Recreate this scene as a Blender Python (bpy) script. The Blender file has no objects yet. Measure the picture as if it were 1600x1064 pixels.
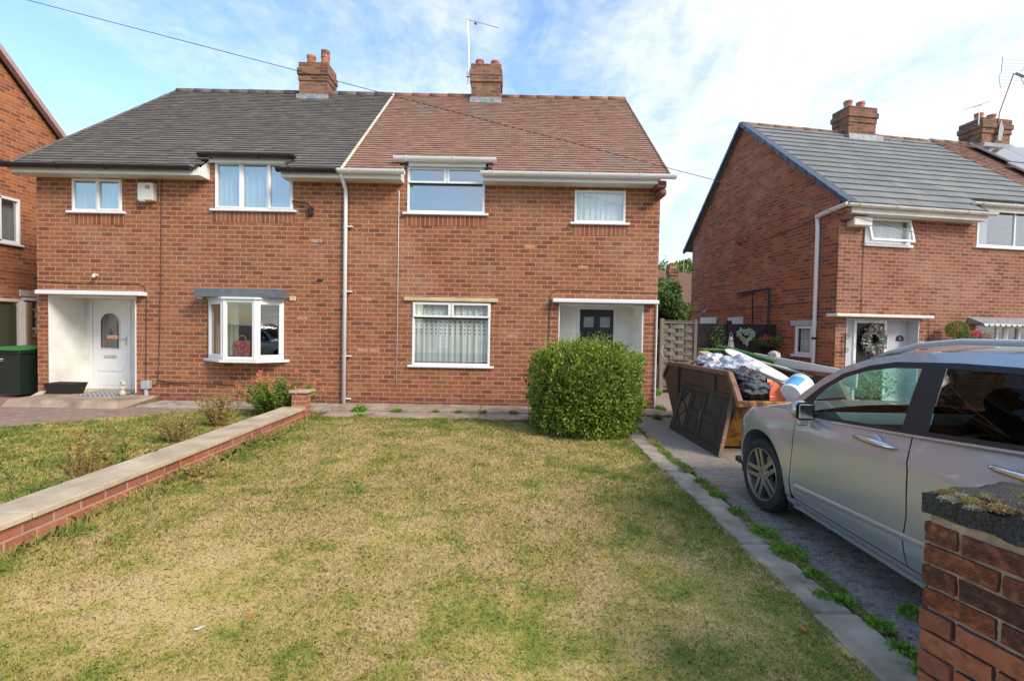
import bpy, bmesh, math, random
import numpy as np
from mathutils import Vector, Matrix, geometry
random.seed(7); RNG = np.random.default_rng(7)
R = math.radians
SC = bpy.context.scene
COL = SC.collection

# ------------------------------------------------------------------ camera
cam_d = bpy.data.cameras.new("camera"); cam = bpy.data.objects.new("camera", cam_d); COL.objects.link(cam)
cam_d.sensor_width = 36; cam_d.lens = 745/1600*36; cam_d.clip_start = .05; cam_d.clip_end = 2000
cam.matrix_world = Matrix.Translation((0, 0, 1.56)) @ Matrix.Rotation(math.pi/2-.0268, 4, 'X') @ Matrix.Rotation(.0185, 4, 'Z')
SC.camera = cam
# ------------------------------------------------------------------ light
SUN_EL, SUN_AZ = R(36), R(128)          # azimuth clockwise from +Y
SC.view_settings.view_transform = 'Standard'; SC.view_settings.look = 'None'
SC.view_settings.exposure = 1.05; SC.view_settings.gamma = 1
world = bpy.data.worlds.new("World"); SC.world = world; world.use_nodes = True
def build_world():
    nt = world.node_tree; nt.nodes.clear(); N = nt.nodes.new; L = nt.links.new
    out = N('ShaderNodeOutputWorld'); bg = N('ShaderNodeBackground'); bg.inputs[1].default_value = .14
    sky = N('ShaderNodeTexSky'); sky.sky_type = 'NISHITA'; sky.sun_disc = False
    sky.sun_elevation = SUN_EL; sky.sun_rotation = SUN_AZ; sky.air_density = 1.15; sky.dust_density = .6; sky.ozone_density = 1.6
    tc = N('ShaderNodeTexCoord'); sep = N('ShaderNodeSeparateXYZ'); L(tc.outputs['Generated'], sep.inputs[0])
    def M(op, a, b=None, clamp=False):
        m = N('ShaderNodeMath'); m.operation = op; m.use_clamp = clamp
        for i, v in enumerate((a, b)):
            if v is None: continue
            if isinstance(v, (int, float)): m.inputs[i].default_value = v
            else: L(v, m.inputs[i])
        return m.outputs[0]
    z = M('ADD', M('MAXIMUM', sep.outputs[2], 0), .12)
    u = M('DIVIDE', sep.outputs[0], z); v = M('DIVIDE', sep.outputs[1], z)
    cmb = N('ShaderNodeCombineXYZ'); L(u, cmb.inputs[0]); L(v, cmb.inputs[1])
    def noise(scale, detail, rough, dist, stretch, rot, off):
        mp = N('ShaderNodeMapping'); L(cmb.outputs[0], mp.inputs[0])
        mp.inputs['Scale'].default_value = stretch; mp.inputs['Rotation'].default_value = (0, 0, rot); mp.inputs['Location'].default_value = off
        n = N('ShaderNodeTexNoise'); L(mp.outputs[0], n.inputs[0]); n.inputs['Scale'].default_value = scale
        n.inputs['Detail'].default_value = detail; n.inputs['Roughness'].default_value = rough; n.inputs['Distortion'].default_value = dist
        return n.outputs[0]
    a = noise(1.0, 8, .6, .5, (1.0, .55, 1), R(-30), (2.3, .4, 0))       # large banks
    b = noise(5.5, 8, .68, .8, (1.0, .5, 1), R(-38), (0, 0, 0))           # fibres
    c = noise(20, 5, .6, .5, (.9, 1, 1), R(20), (5, 2, 0))              # mackerel flecks
    s = M('ADD', M('MULTIPLY', a, 1.05), M('ADD', M('MULTIPLY', b, .34), M('MULTIPLY', c, .17)))
    bias = M('MULTIPLY', M('DIVIDE', sep.outputs[0], M('ADD', M('ABSOLUTE', sep.outputs[1]), .35)), .26)
    s = M('ADD', s, bias)
    mr = N('ShaderNodeMapRange'); mr.interpolation_type = 'SMOOTHSTEP'; L(s, mr.inputs[0])
    mr.inputs[1].default_value = .61; mr.inputs[2].default_value = 1.0
    mr.inputs[3].default_value = .04; mr.inputs[4].default_value = .95
    mix = N('ShaderNodeMix'); mix.data_type = 'RGBA'; L(mr.outputs[0], mix.inputs[0])
    sat = N('ShaderNodeHueSaturation'); sat.inputs['Saturation'].default_value = 1.12; sat.inputs['Value'].default_value = 1.12
    L(sky.outputs[0], sat.inputs['Color']); L(sat.outputs[0], mix.inputs[6])
    mix.inputs[7].default_value = (3.75, 3.95, 4.2, 1)
    L(mix.outputs[2], bg.inputs[0]); L(bg.outputs[0], out.inputs[0])
build_world()
sun_d = bpy.data.lights.new("sun", 'SUN'); sun_d.energy = 1.9; sun_d.angle = R(20); sun_d.color = (1, .90, .76)
sun = bpy.data.objects.new("sun", sun_d); COL.objects.link(sun)
sdir = Vector((math.sin(SUN_AZ)*math.cos(SUN_EL), math.cos(SUN_AZ)*math.cos(SUN_EL), math.sin(SUN_EL)))
sun.rotation_euler = sdir.to_track_quat('Z', 'Y').to_euler(); sun.location = (20, -20, 30)

# ------------------------------------------------------------------ materials
class NT:
    def __init__(s, name):
        s.m = bpy.data.materials.new(name); s.m.use_nodes = True; s.t = s.m.node_tree
        s.b = s.t.nodes['Principled BSDF']; s.out = s.t.nodes['Material Output']
    def n(s, typ, **kw):
        x = s.t.nodes.new('ShaderNode'+typ)
        for k, v in kw.items(): setattr(x, k, v)
        return x
    def l(s, a, b): s.t.links.new(a, b)
    def set(s, inp, v):
        if isinstance(v, (int, float)): inp.default_value = v
        elif isinstance(v, (tuple, list)): inp.default_value = tuple(v)+((1,) if len(v) == 3 and len(inp.default_value) == 4 else ())
        else: s.l(v, inp)
    def math(s, op, a, b=None, c=None, clamp=False):
        m = s.n('Math', operation=op, use_clamp=clamp)
        for i, v in enumerate((a, b, c)):
            if v is not None: s.set(m.inputs[i], v)
        return m.outputs[0]
    def noise(s, vec, scale, detail=4, rough=.55, dist=0):
        x = s.n('TexNoise'); s.l(vec, x.inputs[0]); x.inputs['Scale'].default_value = scale; x.inputs['Detail'].default_value = detail
        x.inputs['Roughness'].default_value = rough; x.inputs['Distortion'].default_value = dist
        return x.outputs[0]
    def mapv(s, vec, sc=(1, 1, 1), rot=(0, 0, 0), loc=(0, 0, 0)):
        x = s.n('Mapping'); s.l(vec, x.inputs[0]); x.inputs['Scale'].default_value = sc; x.inputs['Rotation'].default_value = rot; x.inputs['Location'].default_value = loc
        return x.outputs[0]
    def rng(s, v, a, b, c=0, d=1, smooth=False):
        x = s.n('MapRange'); s.set(x.inputs[0], v)
        if smooth: x.interpolation_type = 'SMOOTHSTEP'
        for i, k in enumerate((a, b, c, d)): x.inputs[i+1].default_value = k
        return x.outputs[0]
    def mix(s, f, a, b, mode='MIX'):
        x = s.n('Mix', data_type='RGBA', blend_type=mode); s.set(x.inputs[0], f); s.set(x.inputs[6], a); s.set(x.inputs[7], b)
        return x.outputs[2]
    def ramp(s, f, stops, interp='LINEAR'):
        x = s.n('ValToRGB'); s.l(f, x.inputs[0]); e = x.color_ramp; e.interpolation = interp
        while len(e.elements) < len(stops): e.elements.new(.5)
        for el, (p, c) in zip(e.elements, stops): el.position = p; el.color = tuple(c)+(1,)
        return x.outputs[0]
    def bump(s, h, strength=.5, dist=.01):
        x = s.n('Bump'); x.inputs['Strength'].default_value = strength; x.inputs['Distance'].default_value = dist; s.l(h, x.inputs['Height']); s.l(x.outputs[0], s.b.inputs['Normal'])
    def obj(s): return s.n('TexCoord').outputs['Object']
    def uv(s): return s.n('TexCoord').outputs['UV']
    def pos(s): return s.n('NewGeometry').outputs['Position']
    def island(s): return s.n('NewGeometry').outputs['Random Per Island']
    def fin(s, col, rough=.6, metal=0, spec=None):
        s.set(s.b.inputs['Base Color'], col); s.set(s.b.inputs['Roughness'], rough); s.set(s.b.inputs['Metallic'], metal)
        if spec is not None: s.b.inputs['Specular IOR Level'].default_value = spec
        return s.m

def plain(name, col, rough=.5, metal=0, var=.12, scale=6, bump=0, bscale=60, spec=None, coat=0):
    k = NT(name); p = k.obj(); n = k.noise(p, scale, 5, .6)
    c2 = tuple(max(0, c*(1-var*1.6)) for c in col); c1 = tuple(min(1, c*(1+var)) for c in col)
    c = k.mix(k.rng(n, .3, .7), c2, c1)
    k.fin(c, rough, metal, spec)
    if bump: k.bump(k.noise(p, bscale, 4), bump, .004)
    if coat: k.b.inputs['Coat Weight'].default_value = coat; k.b.inputs['Coat Roughness'].default_value = .05
    return k.m

def brick_mat(name, cols, mortar, w=.225, h=.0825, j=.014, rough=.85, stain=(.25, .16, .10), stain_amt=.35, bump=.5, offs=(0, 0, 0)):
    k = NT(name); uv = k.mapv(k.uv(), loc=offs)
    wob = k.n('TexNoise'); k.l(uv, wob.inputs[0]); wob.inputs['Scale'].default_value = 9; wob.inputs['Detail'].default_value = 2
    va = k.n('VectorMath', operation='SCALE'); k.l(wob.outputs['Color'], va.inputs[0]); va.inputs['Scale'].default_value = .006
    vb = k.n('VectorMath', operation='ADD'); k.l(uv, vb.inputs[0]); k.l(va.outputs[0], vb.inputs[1])
    s = k.n('SeparateXYZ'); k.l(vb.outputs[0], s.inputs[0])
    r = k.math('DIVIDE', s.outputs[1], h); row = k.math('FLOOR', r); fr = k.math('FRACT', r)
    wn0 = k.n('TexWhiteNoise', noise_dimensions='1D'); k.l(row, wn0.inputs['W'])
    sh = k.math('ADD', k.math('MULTIPLY', k.math('MODULO', row, 2), .5), k.math('MULTIPLY', wn0.outputs[0], .10))
    c = k.math('ADD', k.math('DIVIDE', s.outputs[0], w), sh); colm = k.math('FLOOR', c); fc = k.math('FRACT', c)
    cv = k.n('CombineXYZ'); k.l(row, cv.inputs[0]); k.l(colm, cv.inputs[1])
    wn = k.n('TexWhiteNoise', noise_dimensions='2D'); k.l(cv.outputs[0], wn.inputs[0])
    def edge(f, size):
        d = k.math('MINIMUM', f, k.math('SUBTRACT', 1, f)); return k.rng(d, j/size*.42, j/size*.8)
    mask = k.math('MULTIPLY', edge(fr, h), edge(fc, w))
    bc = k.ramp(wn.outputs[0], [(i/len(cols), q) for i, q in enumerate(cols)], 'CONSTANT')
    fine = k.noise(uv, 55, 5, .7); bc = k.mix(k.rng(fine, .3, .75, 0, .38), bc, k.mix(1, bc, (.42, .36, .34), 'MULTIPLY'))
    drag = k.noise(k.mapv(uv, (90, 5, 1)), 1, 3); bc = k.mix(k.rng(drag, .35, .7, 0, .3), bc, k.mix(1, bc, (.5, .45, .42), 'MULTIPLY'))
    mo = k.mix(k.rng(k.noise(uv, 14, 4), .3, .7), mortar, tuple(q*.72 for q in mortar))
    full = k.mix(mask, mo, bc)
    big = k.noise(uv, 1.1, 6, .65, .5); full = k.mix(k.rng(big, .52, .78, 0, stain_amt), full, k.mix(1, full, tuple(min(1, q*3) for q in stain), 'MULTIPLY'))
    big2 = k.noise(k.mapv(uv, loc=(9, 4, 0)), .8, 5, .6); full = k.mix(k.rng(big2, .52, .75, 0, .5), full, k.mix(.5, full, (.66, .42, .30)))
    st = k.noise(k.mapv(uv, (2.6, .22, 1)), 1, 4, .6); full = k.mix(k.rng(st, .55, .72, 0, .35), full, k.mix(1, full, (.55, .52, .5), 'MULTIPLY'))
    k.fin(full, rough, 0, .3)
    k.bump(k.math('ADD', mask, k.math('MULTIPLY', fine, .5)), bump, .006)
    return k.m

def tile_mat(name, cols, moss=None, moss_amt=.3, rough=.85, lo=.5):
    k = NT(name); p = k.obj(); isl = k.island()
    c = k.ramp(isl, [(i/len(cols), q) for i, q in enumerate(cols)], 'CONSTANT')
    f = k.noise(p, 30, 5, .7); c = k.mix(k.rng(f, .3, .75, 0, .5), c, k.mix(1, c, (lo, lo, lo), 'MULTIPLY'))
    if moss:
        g = k.noise(k.mapv(p, (1, .6, .6)), 1.0, 7, .65, .6); c = k.mix(k.rng(g, .5, .74, 0, moss_amt, True), c, moss)
        g2 = k.noise(k.mapv(p, loc=(3, 3, 3)), 7, 5, .7); c = k.mix(k.rng(g2, .62, .76, 0, moss_amt*.6), c, (.30, .29, .25))
    k.fin(c, rough, 0, .3); k.bump(f, .35, .004)
    return k.m

def glass_mat(name, tint=(.75, .82, .8), refl=1.0, base=.08, k1=1.9):
    k = NT(name); nt = k.t; nt.nodes.remove(k.b)
    tr = k.n('BsdfTransparent'); tr.inputs[0].default_value = tint+(1,)
    gl = k.n('BsdfGlossy'); gl.inputs['Roughness'].default_value = .015; gl.inputs[0].default_value = (refl, refl, refl, 1)
    gg = k.n('NewGeometry'); dt = k.n('VectorMath', operation='DOT_PRODUCT'); k.l(gg.outputs['Incoming'], dt.inputs[0]); k.l(gg.outputs['Normal'], dt.inputs[1])
    sch = k.math('ADD', .04, k.math('MULTIPLY', .96, k.math('POWER', k.math('SUBTRACT', 1, k.math('ABSOLUTE', dt.outputs['Value'])), 5)))
    f = k.math('ADD', k.math('MULTIPLY', sch, k1), base, clamp=True)
    n = k.noise(k.obj(), 1.3, 2, .4); bp = k.n('Bump'); bp.inputs['Strength'].default_value = .06; bp.inputs['Distance'].default_value = .02; k.l(n, bp.inputs['Height']); k.l(bp.outputs[0], gl.inputs['Normal'])
    mx = k.n('MixShader'); k.l(f, mx.inputs[0]); k.l(tr.outputs[0], mx.inputs[1]); k.l(gl.outputs[0], mx.inputs[2]); k.l(mx.outputs[0], k.out.inputs[0])
    return k.m

MT = {}
def calm(cols, f=.3, t=(1, 1, 1)):
    mu = [sum(c[i] for c in cols)/len(cols) for i in range(3)]
    return [tuple((c[i]+(mu[i]-c[i])*f)*t[i] for i in range(3)) for c in cols]
BR = [(.32,.125,.062),(.26,.095,.049),(.37,.155,.08),(.205,.072,.042),(.31,.115,.058),(.34,.13,.066),(.17,.062,.040),(.29,.135,.062),(.33,.125,.066),(.24,.086,.045),(.40,.165,.078),(.31,.12,.056),(.25,.125,.058),(.35,.135,.068),(.30,.11,.06)]
MT['brick'] = brick_mat('facade_brick', calm(BR, .25, (1.10, 1.06, 1.04)), (.49, .285, .18), stain_amt=.6, h=.086, j=.015, stain=(.24,.18,.13))
BR2 = [(.40,.145,.066),(.33,.115,.055),(.45,.17,.075),(.22,.085,.052),(.37,.13,.06),(.17,.078,.06),(.41,.145,.062),(.27,.10,.055),(.35,.12,.055),(.30,.11,.06),(.24,.09,.06)]
MT['brick_side'] = brick_mat('gable_brick', calm(BR2, .0), (.42, .22, .135), stain_amt=.5, w=.225)
MT['brick_left'] = brick_mat('neighbour_brick', [(.47,.165,.07),(.38,.13,.06),(.52,.20,.085),(.26,.10,.06),(.43,.15,.065)], (.50, .27, .16), stain_amt=.2)
BR3 = [(.30,.12,.07),(.25,.09,.055),(.34,.14,.085),(.19,.07,.05),(.32,.13,.078),(.28,.11,.068)]
MT['brick_right'] = brick_mat('right_house_brick', BR3, (.42, .26, .18), stain_amt=.35, h=.08)
MT['brick_pink'] = brick_mat('garden_wall_brick', [(.42,.14,.09),(.48,.17,.115),(.37,.12,.08),(.44,.15,.10)], (.50,.33,.24), h=.078, stain_amt=.3)
MT['brick_chim'] = brick_mat('chimney_brick', [(.28,.125,.072),(.18,.088,.058),(.33,.15,.085),(.13,.075,.055),(.23,.105,.065)], (.26,.175,.125), stain_amt=.8)
MT['plinth'] = brick_mat('plinth_brick', [(.25,.09,.055),(.20,.075,.05),(.28,.11,.065)], (.36,.22,.15), h=.085)
MT['tile_grey'] = tile_mat('grey_roof_tiles', [(.175,.155,.138),(.15,.135,.123),(.195,.174,.155),(.16,.142,.128),(.18,.154,.134)], (.20,.165,.13), .4)
MT['tile_red'] = tile_mat('red_roof_tiles', [(.375,.215,.155),(.35,.195,.14),(.395,.23,.165),(.33,.185,.138),(.38,.22,.158),(.36,.205,.15)], (.25,.215,.17), .85)
MT['tile_right'] = tile_mat('grey_concrete_tiles', [(.205,.212,.215),(.19,.197,.20),(.22,.222,.222)], (.34,.33,.28), .3, lo=.8)
MT['tile_brown'] = tile_mat('brown_roof_tiles', [(.24,.13,.09),(.19,.10,.07),(.28,.15,.10)], (.15,.12,.09), .3)
MT['ridge_grey'] = plain('grey_ridge', (.14,.125,.11), .85, var=.3, bump=.4)
MT['ridge_red'] = plain('red_ridge', (.26,.13,.08), .85, var=.35, scale=4, bump=.4)
MT['verge_blue'] = plain('slate_blue_verge', (.045,.065,.115), .5, var=.15)
MT['verge_pink'] = plain('faded_verge', (.45,.30,.30), .7)
MT['felt'] = plain('dark_underlay', (.03,.028,.026), .9)
MT['mortar'] = plain('mortar_strip', (.60,.54,.44), .9, var=.2, bump=.4)
MT['white'] = plain('white_upvc', (.80,.81,.82), .32, var=.03, scale=2)
MT['white_old'] = plain('white_painted_soffit', (.70,.67,.60), .6, var=.10, scale=4)
MT['white_wall'] = plain('white_render', (.82,.81,.77), .75, var=.10, scale=2.2, bump=.15)
MT['grey_wall'] = plain('grey_render', (.50,.51,.54), .75, var=.05)
MT['black_pl'] = plain('black_gutter_plastic', (.018,.018,.022), .35, var=.1)
MT['lead'] = plain('lead_flashing', (.30,.32,.35), .55, .2, var=.25, scale=9)
MT['lead_dark'] = plain('slate_lead', (.14,.155,.18), .5, .1, var=.15)
MT['pot'] = plain('terracotta_pot', (.42,.16,.10), .8, var=.25, scale=10)
MT['glass'] = glass_mat('window_glass', (.92,.94,.93), base=.02)
MT['glass_sky'] = glass_mat('coated_window_glass', (.80,.84,.85), base=.17)
MT['glass_dark'] = glass_mat('dark_glass', (.35,.38,.38), base=.06)
MT['glass_car'] = glass_mat('car_side_glass', (.62,.84,.76), base=-.02, k1=1.15)
MT['glass_tint'] = glass_mat('car_privacy_glass', (.055,.05,.05), base=-.03, k1=1.0)
MT['black'] = plain('black_trim', (.012,.012,.014), .4)
MT['dark_in'] = plain('dark_interior', (.06,.05,.045), .9)
MT['navy'] = plain('navy_door_paint', (.008,.010,.03), .3, var=.1)
MT['chrome'] = plain('chrome', (.75,.75,.76), .15, 1, var=.02)
MT['metal_grey'] = plain('grey_painted_metal', (.42,.45,.48), .5, .2)
MT['alu'] = plain('aluminium', (.55,.55,.56), .4, .9, var=.1)
MT['wood_lint'] = plain('bare_timber', (.62,.49,.29), .7, var=.15, scale=3)
MT['cable'] = plain('cable_rubber', (.05,.035,.03), .6)
MT['concrete'] = plain('concrete_slab', (.40,.345,.275), .9, var=.30, scale=5, bump=.4, bscale=90)
MT['slab'] = plain('worn_slab', (.37,.305,.235), .95, var=.30, scale=4, bump=.5, bscale=80)
MT['concrete_warm'] = plain('old_concrete_path', (.37,.285,.215), .95, var=.28, scale=3, bump=.5, bscale=70)
MT['soil'] = plain('bare_soil', (.13,.095,.065), 1, var=.35, scale=8, bump=.6)
MT['rubber'] = plain('tyre_rubber', (.022,.021,.020), .75, var=.2, bump=.1)

def curtain_mat():
    k = NT('net_curtain'); uv = k.uv(); s = k.n('SeparateXYZ'); k.l(uv, s.inputs[0])
    f = k.noise(k.mapv(uv, (26, .4, 1)), 1, 3, .6)
    c = k.mix(k.rng(f, .3, .7), (.66,.68,.68), (.92,.93,.92))
    a = k.math('SINE', k.math('MULTIPLY', s.outputs[0], 62)); b = k.math('SINE', k.math('MULTIPLY', s.outputs[1], 90))
    d = k.math('MULTIPLY', k.rng(k.math('MULTIPLY', a, b), .15, .45), k.rng(k.noise(k.mapv(uv, (1, 2.2, 1)), 1, 1), .52, .60))
    z = s.outputs[1]; top = k.math('MULTIPLY', k.rng(z, 1.36, 1.37), k.rng(z, 1.67, 1.66)); low = k.rng(z, 1.05, 1.03)
    da = k.math('MULTIPLY', k.rng(k.math('SINE', k.math('MULTIPLY', s.outputs[0], 66)), .1, .5), k.rng(k.math('SINE', k.math('MULTIPLY', z, 85)), -.1, .3))
    xa = k.math('SINE', k.math('MULTIPLY', k.math('ADD', s.outputs[0], z), 105)); xb = k.math('SINE', k.math('MULTIPLY', k.math('SUBTRACT', s.outputs[0], z), 105))
    db = k.rng(k.math('MAXIMUM', xa, xb), .55, .85); d = k.math('MULTIPLY', d, .3)
    c = k.mix(k.math('MAXIMUM', k.math('MULTIPLY', top, k.math('MULTIPLY', da, .75)), k.math('MAXIMUM', d, k.math('MULTIPLY', low, k.math('MULTIPLY', db, .6)))), c, (.12,.13,.14))
    k.fin(c, .9); k.b.inputs['Alpha'].default_value = 1
    return k.m
MT['net'] = curtain_mat()
MT['cream_curtain'] = plain('cream_curtain', (.55,.53,.42), .9)

def door_wood():
    k = NT('dark_stained_wood'); p = k.obj()
    g = k.noise(k.mapv(p, (2, 2, 26)), 2.2, 5, .6, .3); c = k.ramp(g, [(.2, (.018,.013,.011)), (.55, (.038,.027,.020)), (.8, (.062,.043,.032))])
    k.fin(c, .6); k.bump(g, .25, .003); return k.m
MT['dark_wood'] = door_wood()
def raw_wood():
    k = NT('raw_timber'); p = k.obj(); g = k.noise(k.mapv(p, (2, 2, 22)), 3, 5, .65, .3)
    k.fin(k.ramp(g, [(.25, (.10,.055,.03)), (.55, (.24,.14,.075)), (.8, (.40,.27,.16))]), .8); k.bump(g, .4, .004); return k.m
MT['raw_wood'] = raw_wood()
def fence_wood(name, a, b):
    k = NT(name); p = k.obj(); isl = k.island(); g = k.noise(k.mapv(p, (3, 3, 30)), 3, 5, .65, .3)
    c = k.mix(k.rng(g, .3, .7), a, b); c = k.mix(k.rng(isl, 0, 1, 0, .45), c, k.mix(1, c, (.55,.52,.5), 'MULTIPLY')); k.fin(c, .9); return k.m
MT['fence_grey'] = fence_wood('weathered_fence_wood', (.17,.155,.13), (.34,.31,.26))
MT['fence_dark'] = fence_wood('dark_fence_paint', (.014,.011,.014), (.045,.035,.04))
MT['plank_green'] = fence_wood('dark_green_planks', (.035,.04,.022), (.075,.08,.045))

def rust_mat(name, paint, amt):
    k = NT(name); p = k.obj(); n = k.noise(p, 3.2, 8, .7, .6); m = k.rng(n, .5-amt, .62-amt, 0, 1)
    rc = k.ramp(k.noise(p, 14, 5, .7), [(.25, (.035,.016,.010)), (.55, (.12,.045,.018)), (.8, (.24,.10,.035))])
    k.fin(k.mix(m, paint, rc), .7, 0); k.bump(n, .5, .01); return k.m
MT['skip_yellow'] = rust_mat('rusty_yellow_paint', (.46,.21,.02), .06)
MT['rim_rust'] = rust_mat('rusty_rim', (.24,.12,.075), -.02)
MT['skip_brown'] = rust_mat('rusty_dark_steel', (.085,.05,.032), .02)

def pave_mat():
    k = NT('block_paving'); p = k.pos(); b = k.n('TexBrick'); k.l(k.mapv(p, (1, 1, 1), (0, 0, R(4))), b.inputs[0])
    b.inputs['Scale'].default_value = 1; b.inputs['Brick Width'].default_value = .2; b.inputs['Row Height'].default_value = .1; b.inputs['Mortar Size'].default_value = .005
    k.set(b.inputs['Color1'], (.36,.24,.19)); k.set(b.inputs['Color2'], (.25,.165,.135)); k.set(b.inputs['Mortar'], (.10,.075,.06))
    c = k.mix(k.rng(k.noise(p, 3, 6, .65), .4, .7, 0, .5), b.outputs[0], (.30,.24,.19))
    k.fin(c, .9); k.bump(b.outputs['Fac'], -.4, .005); return k.m
MT['paving'] = pave_mat()
def drive_mat():
    k = NT('worn_drive_surface'); p = k.pos()
    big = k.noise(k.mapv(p, (1, .7, 1)), .75, 6, .6, .7); fine = k.noise(p, 48, 5, .8); mid = k.noise(k.mapv(p, (8, 12, 9)), 1, 7, .78, .5); sp = k.noise(k.mapv(p, loc=(4, 4, 4)), 150, 3, .8)
    c = k.mix(k.rng(mid, .40, .60), (.12,.095,.078), (.38,.31,.25))
    c = k.mix(k.rng(fine, .47, .58, 0, .85), c, (.50,.42,.35))
    c = k.mix(k.rng(sp, .3, .5, .6, 0), c, (.03,.025,.026))
    s = k.n('SeparateXYZ'); k.l(p, s.inputs[0])
    far = k.math('MULTIPLY', k.rng(s.outputs[1], 4.6, 6.4), k.rng(big, .25, .5, .75, 1))
    c = k.mix(k.math('MULTIPLY', far, .62), c, (.33,.27,.235))
    c = k.mix(k.rng(big, .5, .75, 0, .4), c, (.26,.21,.17))
    k.fin(c, .85, 0, .35); k.bump(k.math('ADD', fine, mid), .8, .012); return k.m
MT['drive'] = drive_mat()
def lawn_color(k, p, blade):
    big = k.noise(p, .55, 6, .62, .4); mid = k.noise(k.mapv(p, loc=(7, 2, 0)), 2.6, 6, .68, .5); fine = k.noise(p, 22, 4, .7)
    s = k.n('SeparateXYZ'); k.l(p, s.inputs[0])
    # greener strip beside the slab path, the low wall and the house
    ex = k.math('MAXIMUM', k.rng(s.outputs[0], .3, 1.75, 0, .20), k.rng(s.outputs[0], -2.6, -3.3, 0, .18))
    ey = k.math('MAXIMUM', k.rng(s.outputs[1], 6.6, 7.9, 0, .18), k.rng(s.outputs[1], 3.2, 2.1, 0, .06))
    lf = k.rng(s.outputs[0], -3.5, -3.6, 0, .17)
    v = k.math('ADD', k.math('ADD', k.math('MULTIPLY', big, .7), k.math('MULTIPLY', mid, 1.15)), k.math('MAXIMUM', ex, k.math('MAXIMUM', ey, lf)))
    v = k.math('ADD', v, k.math('MULTIPLY', fine, .32))
    if blade:
        v = k.math('ADD', v, k.rng(k.island(), 0, 1, -.17, .17))
    return k.ramp(k.rng(v, .81, 1.53), [(.0, (.86,.64,.34)), (.32, (.80,.60,.26)), (.47, (.62,.52,.155)), (.58, (.42,.43,.095)), (.74, (.24,.33,.065)), (1, (.12,.22,.035))])
def lawn_mats():
    k = NT('lawn_ground'); p = k.pos(); c = lawn_color(k, p, False)
    f = k.noise(p, 120, 4, .8); c = k.mix(k.rng(f, .35, .7, .1, .6), c, k.mix(1, c, (.55,.50,.45), 'MULTIPLY'))
    k.fin(c, 1, 0, .1); k.bump(f, .8, .01); MT['lawn'] = k.m
    k = NT('grass_blades'); p = k.pos(); c = lawn_color(k, p, True)
    isl = k.island(); c = k.mix(k.rng(isl, .80, 1, 0, .5), c, (.66,.53,.30))
    k.fin(c, .75, 0, .2)
    ge = k.n('NewGeometry'); vm = k.n('VectorMath', operation='SCALE'); k.l(ge.outputs['Normal'], vm.inputs[0]); vm.inputs['Scale'].default_value = .35
    va = k.n('VectorMath', operation='ADD'); k.l(vm.outputs[0], va.inputs[0]); va.inputs[1].default_value = (0, 0, .9); vn = k.n('VectorMath', operation='NORMALIZE'); k.l(va.outputs[0], vn.inputs[0]); k.l(vn.outputs[0], k.b.inputs['Normal'])
    tr = k.n('BsdfTranslucent'); k.l(c, tr.inputs[0]); mx = k.n('MixShader'); mx.inputs[0].default_value = .25
    k.l(k.b.outputs[0], mx.inputs[1]); k.l(tr.outputs[0], mx.inputs[2]); k.l(mx.outputs[0], k.out.inputs[0]); MT['blade'] = k.m
lawn_mats()
def leaf_mat(name, cols, rough=.55, trans=.25):
    k = NT(name); isl = k.island(); c = k.ramp(isl, [(i/len(cols), q) for i, q in enumerate(cols)], 'CONSTANT')
    k.fin(c, rough, 0, .25)
    tr = k.n('BsdfTranslucent'); k.l(c, tr.inputs[0]); mx = k.n('MixShader'); mx.inputs[0].default_value = trans
    k.l(k.b.outputs[0], mx.inputs[1]); k.l(tr.outputs[0], mx.inputs[2]); k.l(mx.outputs[0], k.out.inputs[0]); return k.m
MT['hedge'] = leaf_mat('hedge_leaves', [(.12,.20,.022),(.20,.29,.035),(.28,.37,.05),(.06,.115,.014),(.24,.33,.045),(.36,.41,.08)])
MT['hedge_tip'] = leaf_mat('young_hedge_shoots', [(.38,.40,.09),(.30,.36,.07),(.46,.43,.13),(.25,.33,.05)])
MT['hedge_core'] = plain('hedge_gap_shade', (.035,.035,.012), 1)  # near-black for the solid core: shade of the leaf gaps painted in
MT['weed'] = leaf_mat('weed_leaves', [(.16,.32,.03),(.23,.40,.05),(.11,.24,.03),(.28,.42,.06)])
MT['shrub'] = leaf_mat('shrub_leaves', [(.13,.21,.03),(.20,.28,.045),(.30,.34,.07),(.09,.15,.025)])
MT['brick_soldier'] = brick_mat('soldier_brick', calm(BR, .25, (1.05, .98, .95)), (.50, .29, .19), w=.086, h=50, stain_amt=.6)
MT['brick_new'] = plain('replaced_brick', (.52,.24,.13), .9, var=.15, scale=20)
MT['cement'] = plain('cement_smear', (.42,.33,.28), .95, var=.25, scale=20)
MT['dry'] = leaf_mat('dried_stems', [(.42,.34,.13),(.34,.24,.10),(.30,.28,.09),(.40,.20,.09)])
MT['dry_red'] = leaf_mat('rusty_seed_heads', [(.30,.13,.05),(.38,.20,.09),(.24,.11,.04),(.25,.22,.07)])
MT['bloom_red'] = leaf_mat('coral_blooms', [(.80,.22,.14),(.85,.32,.20),(.72,.16,.10)])
MT['bloom_pink'] = leaf_mat('pink_blooms', [(.75,.06,.20),(.85,.20,.32),(.70,.05,.06)])
MT['tree'] = leaf_mat('tree_leaves', [(.15,.23,.08),(.21,.30,.10),(.26,.36,.11),(.11,.17,.065)])
MT['bark'] = plain('bark', (.09,.07,.05), .95, var=.3)
MT['paint'] = None
def car_paint():
    k = NT('silver_car_paint'); n = k.noise(k.obj(), 900, 2, .5)
    k.fin(k.mix(k.rng(n, .35, .65), (.45,.48,.525), (.51,.54,.58)), .25, .55)
    k.b.inputs['Coat Weight'].default_value = 1; k.b.inputs['Coat Roughness'].default_value = .03; return k.m
MT['paint'] = car_paint()
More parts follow.
